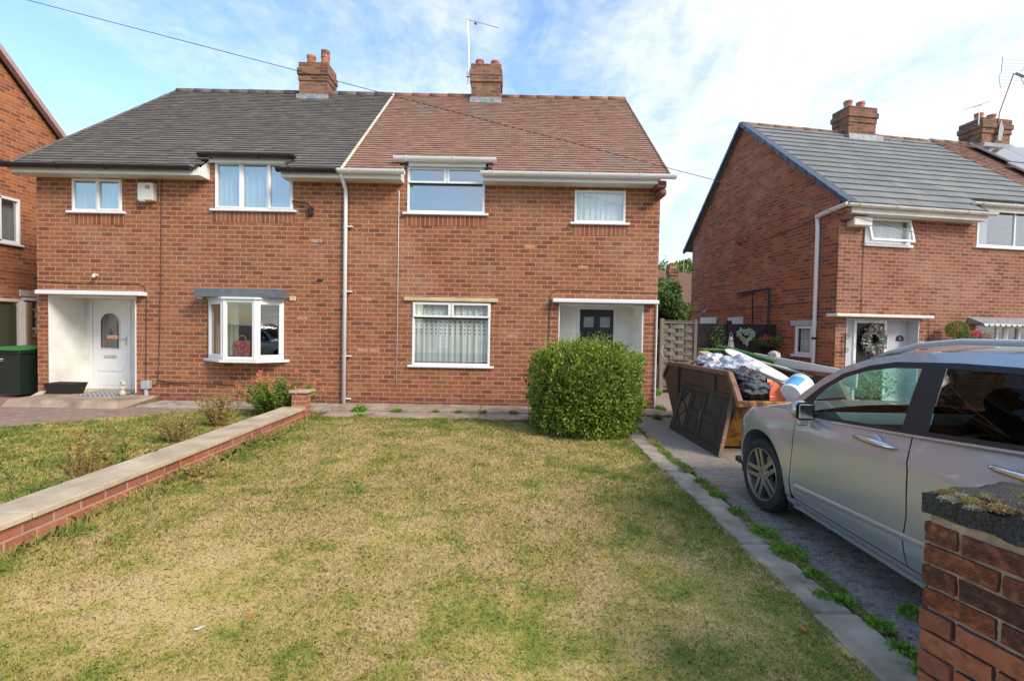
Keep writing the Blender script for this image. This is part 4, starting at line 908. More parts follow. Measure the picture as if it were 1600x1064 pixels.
# ---- the next house, joined on, with solar panels
NB = local_thing('brick_house', 'far right brick house with brown tiled roof under solar panels, joined to the grey-roofed one', 'house', 6.15, 0, group='brick houses along the street')
m = MB(); wall_holes(m, 0, 6.2, -.3, 4.56, 0, [(.5, 2.5, 3.6, 4.5), (.5, 2.5, .8, 1.9)]); m.quad((6.2, 0, -.3), (6.2, 5.95, -.3), (6.2, 5.95, 4.56), (6.2, 0, 4.56), 1); m.poly([(6.2, 0, 4.56), (6.2, 5.95, 4.56), (6.2, nry, nrz-.06)], 1); m.quad((6.2, 5.95, -.3), (0, 5.95, -.3), (0, 5.95, 4.56), (6.2, 5.95, 4.56), 1); m.quad((.05, 2.6, 0), (6.1, 2.6, 0), (6.1, 2.6, 4.5), (.05, 2.6, 4.5), 2)
m.build('wall', ['brick_right', 'brick_side', 'dark_in'], NB)
roof(NB, 'roof', 'tile_brown', 'ridge_red', lambda t: 0.005, lambda t: 6.3, .12, .17, None, .014, ney, nez, nry, nrz+.03, nby, ridge_r=.085)
window(NB, .5, 2.5, 3.6, 4.5, 0, [(.5, 1.5, 3.6, 4.5, 0), (1.5, 2.5, 3.6, 4.5, 1)], curtain='net'); window(NB, .5, 2.5, .8, 1.9, 0, [(.5, 1.5, .8, 1.9, 0), (1.5, 2.5, .8, 1.9, 1)], curtain='net')
leaves(NB, [(0, 6.2, -.30, 4.22, 0, 6.2, 1)])
chimney(NB, 1.45, 2.55, nry-.35, nry+.35, 7.35, 8.15, [(.15, .03), (.15, .06), (.16, .03)], [(1.75, nry, .26, 0), (2.22, nry, .26, 0)])
def rp(x, t, o): return (x, ney+(nry-ney)*t-.65*o, nez+(nrz+.03-nez)*t+.76*o)
for (xa, xb, ta, tb) in ((1.0, 2.0, .64, .93), (2.02, 3.02, .64, .93), (3.04, 4.04, .64, .93), (4.06, 5.06, .64, .93), (.78, 1.78, .33, .62), (1.8, 2.8, .33, .62), (2.82, 3.82, .33, .62), (3.84, 4.84, .33, .62)):
    m = MB(); o0, o1 = .10, .145
    m.add([rp(xa, ta, o0), rp(xb, ta, o0), rp(xb, tb, o0), rp(xa, tb, o0), rp(xa, ta, o1), rp(xb, ta, o1), rp(xb, tb, o1), rp(xa, tb, o1)], [(0, 1, 5, 4), (1, 2, 6, 5), (2, 3, 7, 6), (3, 0, 4, 7), (3, 2, 1, 0), (4, 5, 6, 7)])
    s = m.build('solar_panel', 'alu', NB); q = MB(); q.poly([rp(xa+.03, ta+.008, o1+.003), rp(xb-.03, ta+.008, o1+.003), rp(xb-.03, tb-.008, o1+.003), rp(xa+.03, tb-.008, o1+.003)]); q.build('panel_glass', 'solar', s)
m = MB(); m.tube([(1.36, nry-.3, 7.9), (1.36, nry-.3, 8.5)], .014, 5); a = m.build('aerial', 'alu', NB)
m = MB(); m.tube([(1.0, nry-.4, 8.35), (1.4, nry-.3, 8.5), (1.55, nry-.25, 8.53)], .01, 4)
for d in (-.35, -.2, 0, .12): m.tube([(1.36+d, nry-.5, 8.48+d*.35), (1.36+d, nry-.1, 8.52+d*.35)], .007, 4)
m.build('aerial_boom', 'alu', a)
m = MB(); m.tube([(1.95, nry-.36, 7.7), (2.02, nry-.36, 8.3), (2.42, nry-.4, 9.5)], .016, 5); a = m.build('aerial', 'pot', NB)
m = MB(); A = Vector((2.42, nry-.45, 9.48)); B = Vector((2.92, nry-.7, 9.15)); m.tube([A, B], .05, 6)
for sx in (-.42, .42):
    m.tube([A+Vector((sx*1.15-.05, 0, -.5)), A+Vector((sx-.05, .1, -.1)), A+Vector((sx*.8-.05, .1, .05)), A+Vector((sx*1.15-.02, 0, .42))], .012, 4)
for k in range(9): m.tube([A+Vector((-.48, 0, -.45+k*.10)), A+Vector((.44, .0, -.40+k*.10))], .004, 3)
m.build('aerial_grid', 'alu', a)
m = MB(); m.poly([(1.93, nry-.42, 7.45), (2.06, nry-.42, 7.45), (2.12, nry-.42, 7.8), (2.02, nry-.42, 8.1), (1.95, nry-.42, 7.8)]); m.build('flashing', 'lead', NB)
FY = FY_old; FYCUT = 9.27

# ================================================================== LEFT NEIGHBOUR (its gable end shows)
NL = thing('brick_house', 'far left house showing only its bright orange brick gable end and a slice of window', 'house', (-14, 10.2, 0), group='brick houses along the street')
m = MB(); g = MB(); ly, lb = 6.9, 13.5
wall_holes(g, ly, lb, -.15, 4.55, 0, [(10.15, 10.96, 3.24, 4.26), (10.98, 11.42, 1.3, 2.05)]); g.v = [(-11.3-y, x, z) for x, y, z in g.v]
m.v = g.v[:]; m.f = [f[::-1] for f in g.f]; m.mi = g.mi[:]
m.poly([(-11.3, ly, 4.55), (-11.3, lb, 4.55), (-11.3, 10.2, 7.48)]); m.quad((-17.5, ly, -.15), (-11.3, ly, -.15), (-11.3, ly, 4.55), (-17.5, ly, 4.55)); m.quad((-11.3, lb, -.15), (-17.5, lb, -.15), (-17.5, lb, 4.55), (-11.3, lb, 4.55)); m.poly([(-17.5, ly, -.15), (-17.5, ly, 4.55), (-17.5, 10.2, 7.48), (-17.5, lb, 4.55), (-17.5, lb, -.15)])
m.quad((-14, ly, 0), (-14, lb, 0), (-14, lb, 5), (-14, ly, 5), 1)
m.build('wall', ['brick_left', 'dark_in'], NL)
m = MB(); 
for s in (-1, 1):
    ye = ly-.3 if s < 0 else lb+.3
    m.add([(-17.7, ye, 4.34), (-11.18, ye, 4.34), (-11.18, 10.2, 7.58), (-17.7, 10.2, 7.58)], [(0, 1, 2, 3) if s < 0 else (0, 3, 2, 1)])
m.build('roof', 'tile_brown', NL)
m = MB()
for s in (-1, 1):
    ye = ly-.3 if s < 0 else lb+.3
    for k in range(12):
        a, b = k/12, (k+1)/12+.02; q = lambda t: (10.2+(ye-10.2)*t, 7.58+(4.34-7.58)*t)
        (ya, za), (yb, zb) = q(a), q(b); m.add([(-11.14, ya, za-.08), (-11.14, yb, zb-.08), (-11.14, yb, zb+.06), (-11.14, ya, za+.06), (-11.26, ya, za+.065), (-11.26, yb, zb+.065)], [(0, 1, 2, 3), (3, 2, 5, 4)])
for s in (-1, 1):
    ye, ze = (ly-.3, 4.34) if s < 0 else (lb+.3, 4.34); m.prism([(-11.10, 10.2, 7.50), (-11.10, ye, ze-.08), (-11.10, ye, ze+.06), (-11.10, 10.2, 7.64)], (-.12, 0, 0))
m.build('verge', 'verge_pink', NL)
m = MB()
for a in ((10.15, 10.2, 3.24, 4.26), (10.91, 10.96, 3.24, 4.26), (10.5, 10.56, 3.26, 4.24), (10.2, 10.91, 3.24, 3.30), (10.2, 10.91, 4.2, 4.26)): m.bbox(-11.34, -11.28, *a, .005)
w = m.build('window', 'white', NL); MB().box(-11.34, -11.335, 10.2, 10.91, 3.30, 4.2).build('pane', 'glass_sky', w); MB().quad((-11.44, 10.16, 3.26), (-11.44, 10.95, 3.26), (-11.44, 10.95, 4.25), (-11.44, 10.16, 4.25)).build('curtain', 'net', w); MB().bbox(-11.34, -11.23, 10.08, 11.0, 3.19, 3.238, .006).build('sill', 'white', w)
m = MB()
for a in ((10.98, 11.03, 1.3, 2.05), (11.37, 11.42, 1.3, 2.05), (11.03, 11.37, 1.98, 2.05), (11.03, 11.37, 1.3, 1.35)): m.bbox(-11.34, -11.28, *a, .005)
w = m.build('window', 'white', NL); MB().box(-11.34, -11.335, 11.03, 11.37, 1.35, 1.98).build('pane', 'glass_dark', w)
MB().bbox(-11.32, -11.27, 10.93, 11.5, 2.07, 2.21, .006).build('lintel', 'mortar', NL)
m = MB(); m.tube([(-11.25, 10.5, 2.62), (-11.26, 11.3, 2.56)], .006, 4); m.build('cable', 'cable', NL)
m = MB(); 
for k in range(9): m.bbox(-11.27, -11.23, 10.2+k*.068, 10.262+k*.068, .02, 1.86, .004)
d = m.build('side_door', 'plank_green', NL); d['label'] = 'dark green planked side door'
m = MB(); m.bbox(-11.28, -11.2, 10.1, 10.9, 1.93, 2.0, .006); m.bbox(-11.28, -11.21, 10.82, 10.86, 0, 1.93, .006); m.build('door_frame', 'white_old', NL)
G = thing('gate_post', 'white painted post standing beside the green planked door at far left', 'post', (-10.97, 10.72, 0)); 
m = MB(); m.bbox(-11.04, -10.90, 10.66, 10.78, 0, 1.93, .01); m.build('post', 'white_old', G); MB().bbox(-10.895, -10.84, 10.70, 10.78, 0, 1.93, .006).build('batten', 'raw_wood', G)
# split logs stacked behind the post
for k, (z, dz, y) in enumerate(((1.24, -.03, 10.78), (1.42, .00, 10.8), (1.60, -.05, 10.78))):
    m = MB(); m.prism([(-10.80, y, z), (-10.80, y+.10, z+.01), (-10.80, y+.11, z+.10), (-10.80, y+.02, z+.13)], (.55, 0, dz)); 
    m.build('log', 'fence_grey', org=(-10.5, y, z)); tag(COL.objects[-1], ['bottom split log in the stack behind the white post', 'middle split log in the stack behind the white post', 'top split log in the stack behind the white post'][k], 'log', 'split logs stacked behind the post')
m = MB(); m.box(-10.82, -10.2, 10.9, 10.95, 0, 1.78); m.box(-10.82, -10.2, 10.76, 10.9, 1.15, 1.22); m.box(-10.82, -10.2, 10.76, 10.9, 1.74, 1.79); o = m.build('log_store', 'raw_wood', org=(-10.5, 10.85, 0)); tag(o, 'dark wooden rack holding the split logs behind the wheeled bin', 'log rack')

# ================================================================== HOUSES ACROSS THE STREET (seen mirrored in the ground floor windows)
def simple_house(x, label):
    t = thing('brick_house', label, 'house', (x, -15, 0), math.pi, 'brick houses along the street', local=True)
    m = MB(); H = [(-2.4, -.9, .8, 2.0), (-2.4, -.9, 3.6, 4.6), (1.2, 2.2, 3.6, 4.3), (1.2, 2.1, 0, 2.05)]
    wall_holes(m, -3.1, 3.1, -.2, 4.7, 0, H)
    for s in (-3.1, 3.1): m.poly([(s, 0, -.2), (s, 7, -.2), (s, 7, 4.7), (s, 3.5, 7.5), (s, 0, 4.7)])
    m.quad((-3.1, 7, -.2), (3.1, 7, -.2), (3.1, 7, 4.7), (-3.1, 7, 4.7)); m.build('wall', 'brick', t)
    m = MB(); m.quad((-3.15, -.35, 4.4), (3.15, -.35, 4.4), (3.15, 3.5, 7.6), (-3.15, 3.5, 7.6)); m.quad((-3.15, 7.35, 4.4), (-3.15, 3.5, 7.6), (3.15, 3.5, 7.6), (3.15, 7.35, 4.4)); m.build('roof', 'tile_grey', t)
    for h in H[:3]: window(t, *h, 0, [(h[0], (h[0]+h[1])/2, h[2], h[3], 0), ((h[0]+h[1])/2, h[1], h[2], h[3], 1)], curtain='net')
    MB().bbox(1.22, 2.08, .02, .07, 0, 2.0, .005).build('door', 'white', t); m = MB(); m.bbox(-3.2, 3.2, -.35, -.32, 4.28, 4.44, .004); m.build('fascia', 'white', t)
    return t
simple_house(-3.2, 'grey-roofed brick house across the street, mirrored in the bow window')
simple_house(3.05, 'grey-roofed brick house across the street, mirrored in the net-curtained window')
simple_house(-13.4, 'grey-roofed brick house across the street, mirrored at the left')
simple_house(13.2, 'grey-roofed brick house across the street, mirrored in the glass of the silver car')

# ================================================================== THE SILVER CAR
CX, CY = 3.105, 2.84
CAR = thing('parked_car', 'silver people carrier parked nose-in on the drive with roof rails and multi-spoke wheels', 'car', (CX, CY, 0))
def interp(x, P):
    if x <= P[0][0]: return P[0][1]
    for (a, b), (c, d) in zip(P, P[1:]):
        if x <= c: return b+(d-b)*(x-a)/(c-a)
    return P[-1][1]
# half outline in plan, from the tail centre round the left side to the nose centre, by arc length s (s = y on the straight side)
HW = .905
out = [(-0.0+HW*0, 0)]
def plan():
    pts = []
    for i in range(25):                    # tail quarter
        t = math.pi/2*(1-i/24); pts.append((-HW*math.cos(t)**.5 if t < math.pi/2-1e-6 else 0.0, -1.75-.32*math.sin(t)**.8))
    for i in range(1, 30): pts.append((-HW, -1.75+3.2*i/30))
    for i in range(41):
        t = math.pi/2*i/40; pts.append((-HW*max(0, math.cos(t))**.74, 1.45+.80*math.sin(t)**.86))
    return pts
PP = plan(); cum = [0]
for a, b in zip(PP, PP[1:]): cum.append(cum[-1]+math.dist(a, b))
i0 = next(i for i, p in enumerate(PP) if abs(p[0]+HW) < 1e-9 and p[1] > -1.0); sh = PP[i0][1]-cum[i0]; cum = [c+sh for c in cum]; SMIN, SMAX = cum[0], cum[-1]
def plan_at(s):
    s = min(max(s, SMIN), SMAX-1e-6); 
    import bisect
    i = max(0, min(len(cum)-2, bisect.bisect_right(cum, s)-1)); f = (s-cum[i])/(cum[i+1]-cum[i]); a, b = PP[i], PP[i+1]
    p = (a[0]+(b[0]-a[0])*f, a[1]+(b[1]-a[1])*f); d = math.dist(a, b); n = (-(b[1]-a[1])/d, (b[0]-a[0])/d)
    return p, n
NORM = {}
def plan_s(s):      # smoothed normal
    p, _ = plan_at(s); n = Vector((0, 0))
    for k in (-.04, -.02, 0, .02, .04): n += Vector(plan_at(s+k)[1])
    n.normalize(); return p, n
ZT = [(-2.6, .95), (-1.5, 1.09), (-.81, 1.055), (-.22, 1.0), (.56, .935), (.92, .925), (1.15, .925), (1.5, .885), (1.8, .825), (2.1, .755), (2.5, .69), (3.2, .66)]
def ztop(s): return interp(s, ZT)
def off(s, z):      # inward offset of the flank
    zt = ztop(s); o = 0
    o += .075*max(0, (.42-z)/.25)**2*.6 if z < .42 else 0
    o += .010+.020*((z-.62)/.4)**2
    zc = .845+ (s*-.022); t = max((z-zc)/.14, 0); o += .034*t*(1 if s < 1.1 else max(0, 1-(s-1.1)/.5))
    k = max(0, (z-(zt-.15))/.15); kk = min(1, max(0, (s-.75)/.4)); o += (.055*kk)*k**2.4
    # flared arches
    for ya in (1.34, -1.34):
        d = math.hypot(s-ya, z-.33); o -= .016*math.exp(-((d-.40)/.07)**2)
    return o
def flank(s, z, e=0, side=1):
    p, n = plan_s(s); o = off(s, z)-e
    # normal n points outward (left): outline goes tail->side->nose, left normal
    return Vector((CX+side*(p[0]-n[0]*o), CY+p[1]-n[1]*o, z))
def grn(y, z, e=0, side=1):       # side of the cabin above the belt
    zb = interp(y, ZT); t = max(-.1, (z-zb)/(1.44-zb)); x = .875-.17*max(t, 0)**1.15-.02*min(t, 0)
    if y > .2: x -= .05*((y-.2)/.8)**2*max(t, 0)
    return Vector((CX-side*(x+e), CY+y, z))
def inside(p, poly):
    x, y = p; c = False; n = len(poly)
    for i in range(n):
        (x1, y1), (x2, y2) = poly[i], poly[(i+1) % n]
        if (y1 > y) != (y2 > y) and x < (x2-x1)*(y-y1)/(y2-y1)+x1: c = not c
    return c
def resample(poly, st):
    o = []
    for a, b in zip(poly, poly[1:]+poly[:1]):
        n = max(1, int(math.dist(a, b)/st)); o += [(a[0]+(b[0]-a[0])*i/n, a[1]+(b[1]-a[1])*i/n) for i in range(n)]
    return o
def panel(mb, outer, fn, holes=(), st=.045, mi=0, flip=False):
    loops = [resample(list(outer), st)]+[resample(list(h), st) for h in holes]; V = []; E_ = []
    for l in loops:
        b = len(V); V += l; E_ += [(b+i, b+(i+1) % len(l)) for i in range(len(l))]
    xs = [p[0] for p in loops[0]]; zs = [p[1] for p in loops[0]]
    x = min(xs)+st*.5
    while x < max(xs):
        z = min(zs)+st*.5
        while z < max(zs):
            p = (x, z)
            if inside(p, loops[0]) and not any(inside(p, h) for h in loops[1:]) and min(math.dist(p, q) for q in V[:sum(map(len, loops))]) > st*.45: V.append(p)
            z += st
        x += st
    vo, eo, fo, *_ = geometry.delaunay_2d_cdt([Vector(v) for v in V], E_, [], 0, 1e-5)
    F = []
    for f in fo:
        c = (sum(vo[i].x for i in f)/len(f), sum(vo[i].y for i in f)/len(f))
        if inside(c, loops[0]) and not any(inside(c, h) for h in loops[1:]): F.append(tuple(f) if not flip else tuple(f)[::-1])
    mb.add([fn(v.x, v.y) for v in vo], F, mi)
def arc(cx, cz, r, a0, a1, n=20): return [(cx+r*math.cos(R(a0+(a1-a0)*i/n)), cz+r*math.sin(R(a0+(a1-a0)*i/n))) for i in range(n+1)]
def top_line(s0, s1, n=14): return [(s0+(s1-s0)*i/n, ztop(s0+(s1-s0)*i/n)) for i in range(n+1)]
AR = .372; ZS = .265
def sill_arch(ya, z=ZS): a = math.degrees(math.asin((z-.33)/AR)); return a
da = sill_arch(1.34)
fender = [(.90, ZS)]+[(.90, .4), (.875, .70), (.87, ztop(.87))]+top_line(.95, 3.0, 24)+[(SMAX-.001, .66), (SMAX-.001, .22), (2.0, .20), (1.73, .22)]+arc(1.34, .33, AR, -17, 180-da, 28)[0:]
door_f = [(-.195, ZS), (-.185, .40), (-.21, .55), (-.20, .80), (-.17, ztop(-.17)-.002)]+top_line(-.1, .80, 10)+[(.862, ztop(.862)), (.866, .70), (.890, .42), (.885, .30), (.86, ZS)]
door_r = [(-.92, .62), (-.93, .8), (-1.12, ztop(-1.12))]+top_line(-1.1, -.22, 10)[1:]+[(-.178, ztop(-.178)), (-.21, .80), (-.218, .55), (-.193, .40), (-.203, ZS), (-.93, ZS)]
a2 = [p for p in arc(-1.34, .33, AR, da, 180-da, 28)]
quarter = [(-.94, ZS)]+[(-.94, .62), (-.94, .8), (-1.13, ztop(-1.13))]+top_line(-1.2, -2.5, 10)+[(SMIN+.001, .98), (SMIN+.001, .25), (-1.9, .24)]+[(x, z) for x, z in a2[::-1]]
sill = [(.95, .17), (.95, ZS-.004), (-.95, ZS-.004), (-.95, .17)]
def body_side(side):
    m = MB()
    f = lambda s, z: flank(s, z, 0, side)
    panel(m, fender, f, flip=side < 0); panel(m, quarter, f, flip=side < 0)
    panel(m, sill, lambda s, z: flank(s, max(z, .2), .005 if z > .2 else -.02, side)+Vector((0, 0, min(0, z-.2))), flip=side < 0)
    # inward returned lips of the arches
    for ya in (1.34, -1.34):
        A = arc(ya, .33, AR, -10, 190, 30); P = [flank(s, z, 0, side) for s, z in A]; Q = [p+Vector((side*.20, 0, 0)) for p in P]; m.grid([P, Q], 0)
    return m
def shell_smooth(o):
    fixed = o; smooth_angle(o, 42); return o
bodyL = body_side(1)
# the hood, lofted between the two top lines
def loft(fl, fr, crown, n=18):
    rows = []
    for a, b in zip(fl, fr):
        row = []
        for i in range(n+1):
            t = i/n; u = 2*t-1; p = a.lerp(b, t); row.append(p+crown*(1-abs(u)**2.2)) if isinstance(crown, Vector) else row.append(p+crown(a)*(1-abs(u)**2.2))
        rows.append(row)
    return rows
ss = [.90+(3.0-.90)*i/40 for i in range(41)]+[SMAX-.02]
FLh = [flank(s, ztop(s), 0, 1) for s in ss]; FRh = [flank(s, ztop(s), 0, -1) for s in ss]
bodyL.grid(loft(FLh, FRh, lambda a: Vector((0, 0, .085 if a.y < CY+1.3 else max(.0, .085-(a.y-CY-1.3)*.09)))))
bodyR = body_side(-1); b = len(bodyL.v); bodyL.v += bodyR.v; bodyL.f += [tuple(i+b for i in f) for f in bodyR.f]; bodyL.mi += bodyR.mi
# roof and cabin frame
SIL = [(-2.0, 1.06), (-1.95, 1.25), (-1.75, 1.42), (-1.3, 1.462), (-.6, 1.478), (-.2, 1.468), (.10, 1.442), (.30, 1.405), (.52, 1.335), (.72, 1.225), (.88, 1.10), (1.02, .96)]
DLO = [(-1.78, 1.11), (-1.72, 1.30), (-1.55, 1.385), (-.8, 1.418), (-.3, 1.415), (.10, 1.393), (.30, 1.355), (.52, 1.28), (.70, 1.165), (.84, 1.04), (.925, .938), (.56, .945), (-.22, 1.01), (-.81, 1.065), (-1.5, 1.10)]
for side in (1, -1):
    g = lambda y, z: grn(y, z, 0, side)
    panel(bodyL, SIL+[(.90, .93), (.56, .932), (-.22, .997), (-.81, 1.052), (-1.5, 1.085)], g, holes=[DLO], st=.05, flip=side < 0)
ys = [-1.95, -1.75, -1.5, -1.2, -.9, -.6, -.4, -.2, -.05, .10, .20]
zr = lambda y: interp(y, SIL)
bodyL.grid(loft([grn(y, zr(y), 0, 1) for y in ys], [grn(y, zr(y), 0, -1) for y in ys], Vector((0, 0, .075))))
body = fixn(bodyL.build('body', 'paint', CAR)); smooth_angle(body, 40)
def cpart(name, mats, outer, fn, parent, both=True, **k):
    m = MB(); panel(m, outer, lambda a, b: fn(a, b, 0, 1), **k)
    return m
for side in (1, -1):
    for nm, poly in (('front_door', door_f), ('rear_door', door_r)):
        m = MB(); panel(m, poly, lambda s, z: flank(s, z, .001, side), st=.04, flip=side < 0)
        # door edges turned in, so that the shut lines read dark
        d = m.build('door', 'paint', CAR); fixn(d); smooth_angle(d, 50)
        m = MB(); y = -.0 if nm == 'front_door' else -.88
        yc = .06 if nm == 'front_door' else -.80; zc = .905 if nm == 'front_door' else .955
        P = [flank(yc+.17-.34*i/10, zc+.004*math.sin(i/10*math.pi), .010+.032*math.sin(math.pi*min(1, max(0, i/10)))**.6, side) for i in range(11)]
        m.tube(P, [.006]+[.017]*4+[.019]*4+[.013, .005], 10); h = m.build('handle', 'chrome', d, smooth=True)
        m = MB(); ico(m, flank(yc, zc, .002, side), .058, 3, sq=(.22, 1.0, .80)); m.build('handle_cup', 'paint', d, smooth=True)
    m = MB(); P = [[flank(s, z, e, side) for z, e in ((.335, -.002), (.345, .006), (.37, .009), (.388, .006), (.395, -.002))] for s in [.84-.04*i for i in range(44)]]
    for r in P: 
        for v in r: v.z += (CY+.86-v.y)*.055
    m.grid(P); m.build('moulding', 'paint', CAR, smooth=True)
    # black surround with the window openings in it
    wf = [(.10, 1.345), (.30, 1.312), (.50, 1.245), (.655, 1.155), (.73, 1.085), (.735, 1.0), (.56, 1.020), (-.02, 1.072), (-.01, 1.365)][:]
    wf = [(-.095, 1.368), (.10, 1.355), (.30, 1.320), (.48, 1.256), (.62, 1.165), (.70, 1.08), (.715, .965), (.56, .967), (-.13, 1.022)]
    wr = [(-1.02, 1.380), (-.6, 1.386), (-.245, 1.383), (-.30, 1.042), (-.81, 1.09), (-1.08, 1.115)]
    wq = [(-1.68, 1.26), (-1.52, 1.345), (-1.13, 1.368), (-1.18, 1.125), (-1.62, 1.14)]
    m = MB(); panel(m, DLO, lambda y, z: grn(y, z, .002, side), holes=[wf, wr, wq], st=.05, flip=side < 0); s_ = m.build('window_surround', 'black', CAR); fixn(s_)
    for w_, gm in ((wf, 'glass_car'), (wr, 'glass_tint'), (wq, 'glass_tint')):
        m = MB(); panel(m, w_, lambda y, z: grn(y, z, -.004, side), st=.06, flip=side < 0); m.build('side_window', gm, CAR, smooth=True)
    m = MB(); P = [grn(y, zr(y)+dz, e, side) for y, dz, e in ((.34, .005, -.02), (.22, .028, -.045), (.05, .052, -.05), (-.2, .058, -.05), (-.7, .055, -.05), (-1.3, .05, -.05), (-1.6, .0, -.04))]
    m.tube(P, [.012, .018, .02, .02, .02, .018, .01], 8); m.build('roof_rail', 'paint', CAR, smooth=True)
    # mirror
    mc = grn(.70, .985, .075, side)
    m = MB(); ico(m, mc+Vector((0, .02, 0)), .1, 3, sq=(.72, .55, .74)); mi_ = m.build('wing_mirror', 'paint', CAR, smooth=True)
    m = MB(); m.bbox(mc.x-.064, mc.x+.064, mc.y-.052, mc.y-.030, mc.z-.064, mc.z+.064, .02); m.build('mirror_rim', 'black', mi_)
    m = MB(); m.bbox(mc.x-.052, mc.x+.052, mc.y-.057, mc.y-.050, mc.z-.052, mc.z+.052, .003); m.build('mirror_glass', 'chrome', mi_)
    m = MB(); m.bbox(mc.x-.035, mc.x+.045, mc.y-.02, mc.y+.03, mc.z-.115, mc.z-.05, .015); m.build('mirror_arm', 'paint', mi_)
    # headlamp
    HL = [(1.90, .70), (1.80, .80), (1.88, ztop(1.88)-.02), (2.15, ztop(2.15)-.02), (2.4, .69), (2.35, .62), (2.1, .62)]
    m = MB(); panel(m, HL, lambda s, z: flank(s, z, .006, side), st=.05, flip=side < 0); m.build('headlamp', plain('lamp_lens', (.62,.64,.66), .12, .3), CAR, smooth=True)
    m = MB(); m.bbox(CX-side*.86, CX-side*.70, CY+.935, CY+.955, .14, .42, .004) if side < 0 else m.bbox(CX-.86, CX-.70, CY+.935, CY+.955, .14, .42, .004); m.build('mud_flap', 'rubber', CAR)
# windscreen, rear screen
m = MB(); yw = [.16, .30, .52, .72, .88, 1.0]
m.grid(loft([grn(y, interp(y, SIL)-.004, -.01, 1) for y in yw], [grn(y, interp(y, SIL)-.004, -.01, -1) for y in yw], lambda a: Vector((0, .10+.10*max(0, (1.44-a.z)/.4), .05)))); m.build('windscreen', 'glass_car', CAR, smooth=True)
m = MB(); yw = [(-1.95, 1.25), (-1.98, 1.1), (-2.02, .95)]
m.grid([[Vector((CX+x, CY+y-.06*(1-(x/.7)**2), z)) for x in [-.72+.12*i for i in range(13)]] for y, z in ((-1.80, 1.44), (-1.93, 1.25), (-2.0, 1.05))]); m.build('rear_window', 'glass_tint', CAR, smooth=True)
# cabin
m = MB(); m.box(CX-.80, CX+.80, CY-1.95, CY+1.0, .22, .34); m.box(CX-.80, CX-.77, CY-1.8, CY+.9, .34, .90); m.box(CX+.77, CX+.80, CY-1.8, CY+.9, .34, .90); m.box(CX-.72, CX+.72, CY-1.9, CY-1.86, .3, 1.15); m.box(CX-.8, CX+.8, CY+1.0, CY+2.0, .25, .30)
m.box(CX-.55, CX+.55, CY+.95, CY+1.9, .3, .8); m.build('floor_pan', 'black', CAR)
m = MB(); m.prism([(CX-.74, CY+1.05, .92), (CX-.74, CY+.62, .99), (CX-.74, CY+.50, .93), (CX-.74, CY+.55, .60), (CX-.74, CY+1.0, .60)], (1.48, 0, 0)); m.build('dashboard', plain('grey_dash', (.16,.17,.17), .6), CAR)
for (x, y) in ((-.42, -.12), (.42, -.12), (-.42, -1.0), (.42, -1.0), (0, -1.0)):
    m = MB(); ico(m, (CX+x, CY+y+.22, .50), .26, 3, sq=(.95, 1.0, .45)); ico(m, (CX+x, CY+y-.10, .84), .30, 3, sq=(.80, .32, 1.08)); ico(m, (CX+x, CY+y-.16, 1.20), .12, 2, sq=(1.1, .5, .75)); m.build('seat', plain('seat_cloth', (.10,.10,.105), .95) if 'seat_cloth' not in bpy.data.materials else bpy.data.materials['seat_cloth'], CAR, smooth=True)
m = MB(); sw_ = Vector((CX+.38, CY+.36, .98)); tf = Matrix.Translation(sw_) @ Matrix.Rotation(R(62), 4, 'X')
m.tube([tf @ Vector((.185*math.cos(a), .185*math.sin(a), 0)) for a in [2*math.pi*i/28 for i in range(29)]], .014, 8); m.tube([tf @ Vector((-.18, 0, 0)), tf @ Vector((0, 0, -.03)), tf @ Vector((.18, 0, 0))], .015, 6); m.tube([tf @ Vector((0, 0, -.03)), tf @ Vector((0, 0, -.25))], .03, 8); m.build('steering_wheel', plain('wheel_rim', (.22,.23,.22), .5), CAR)
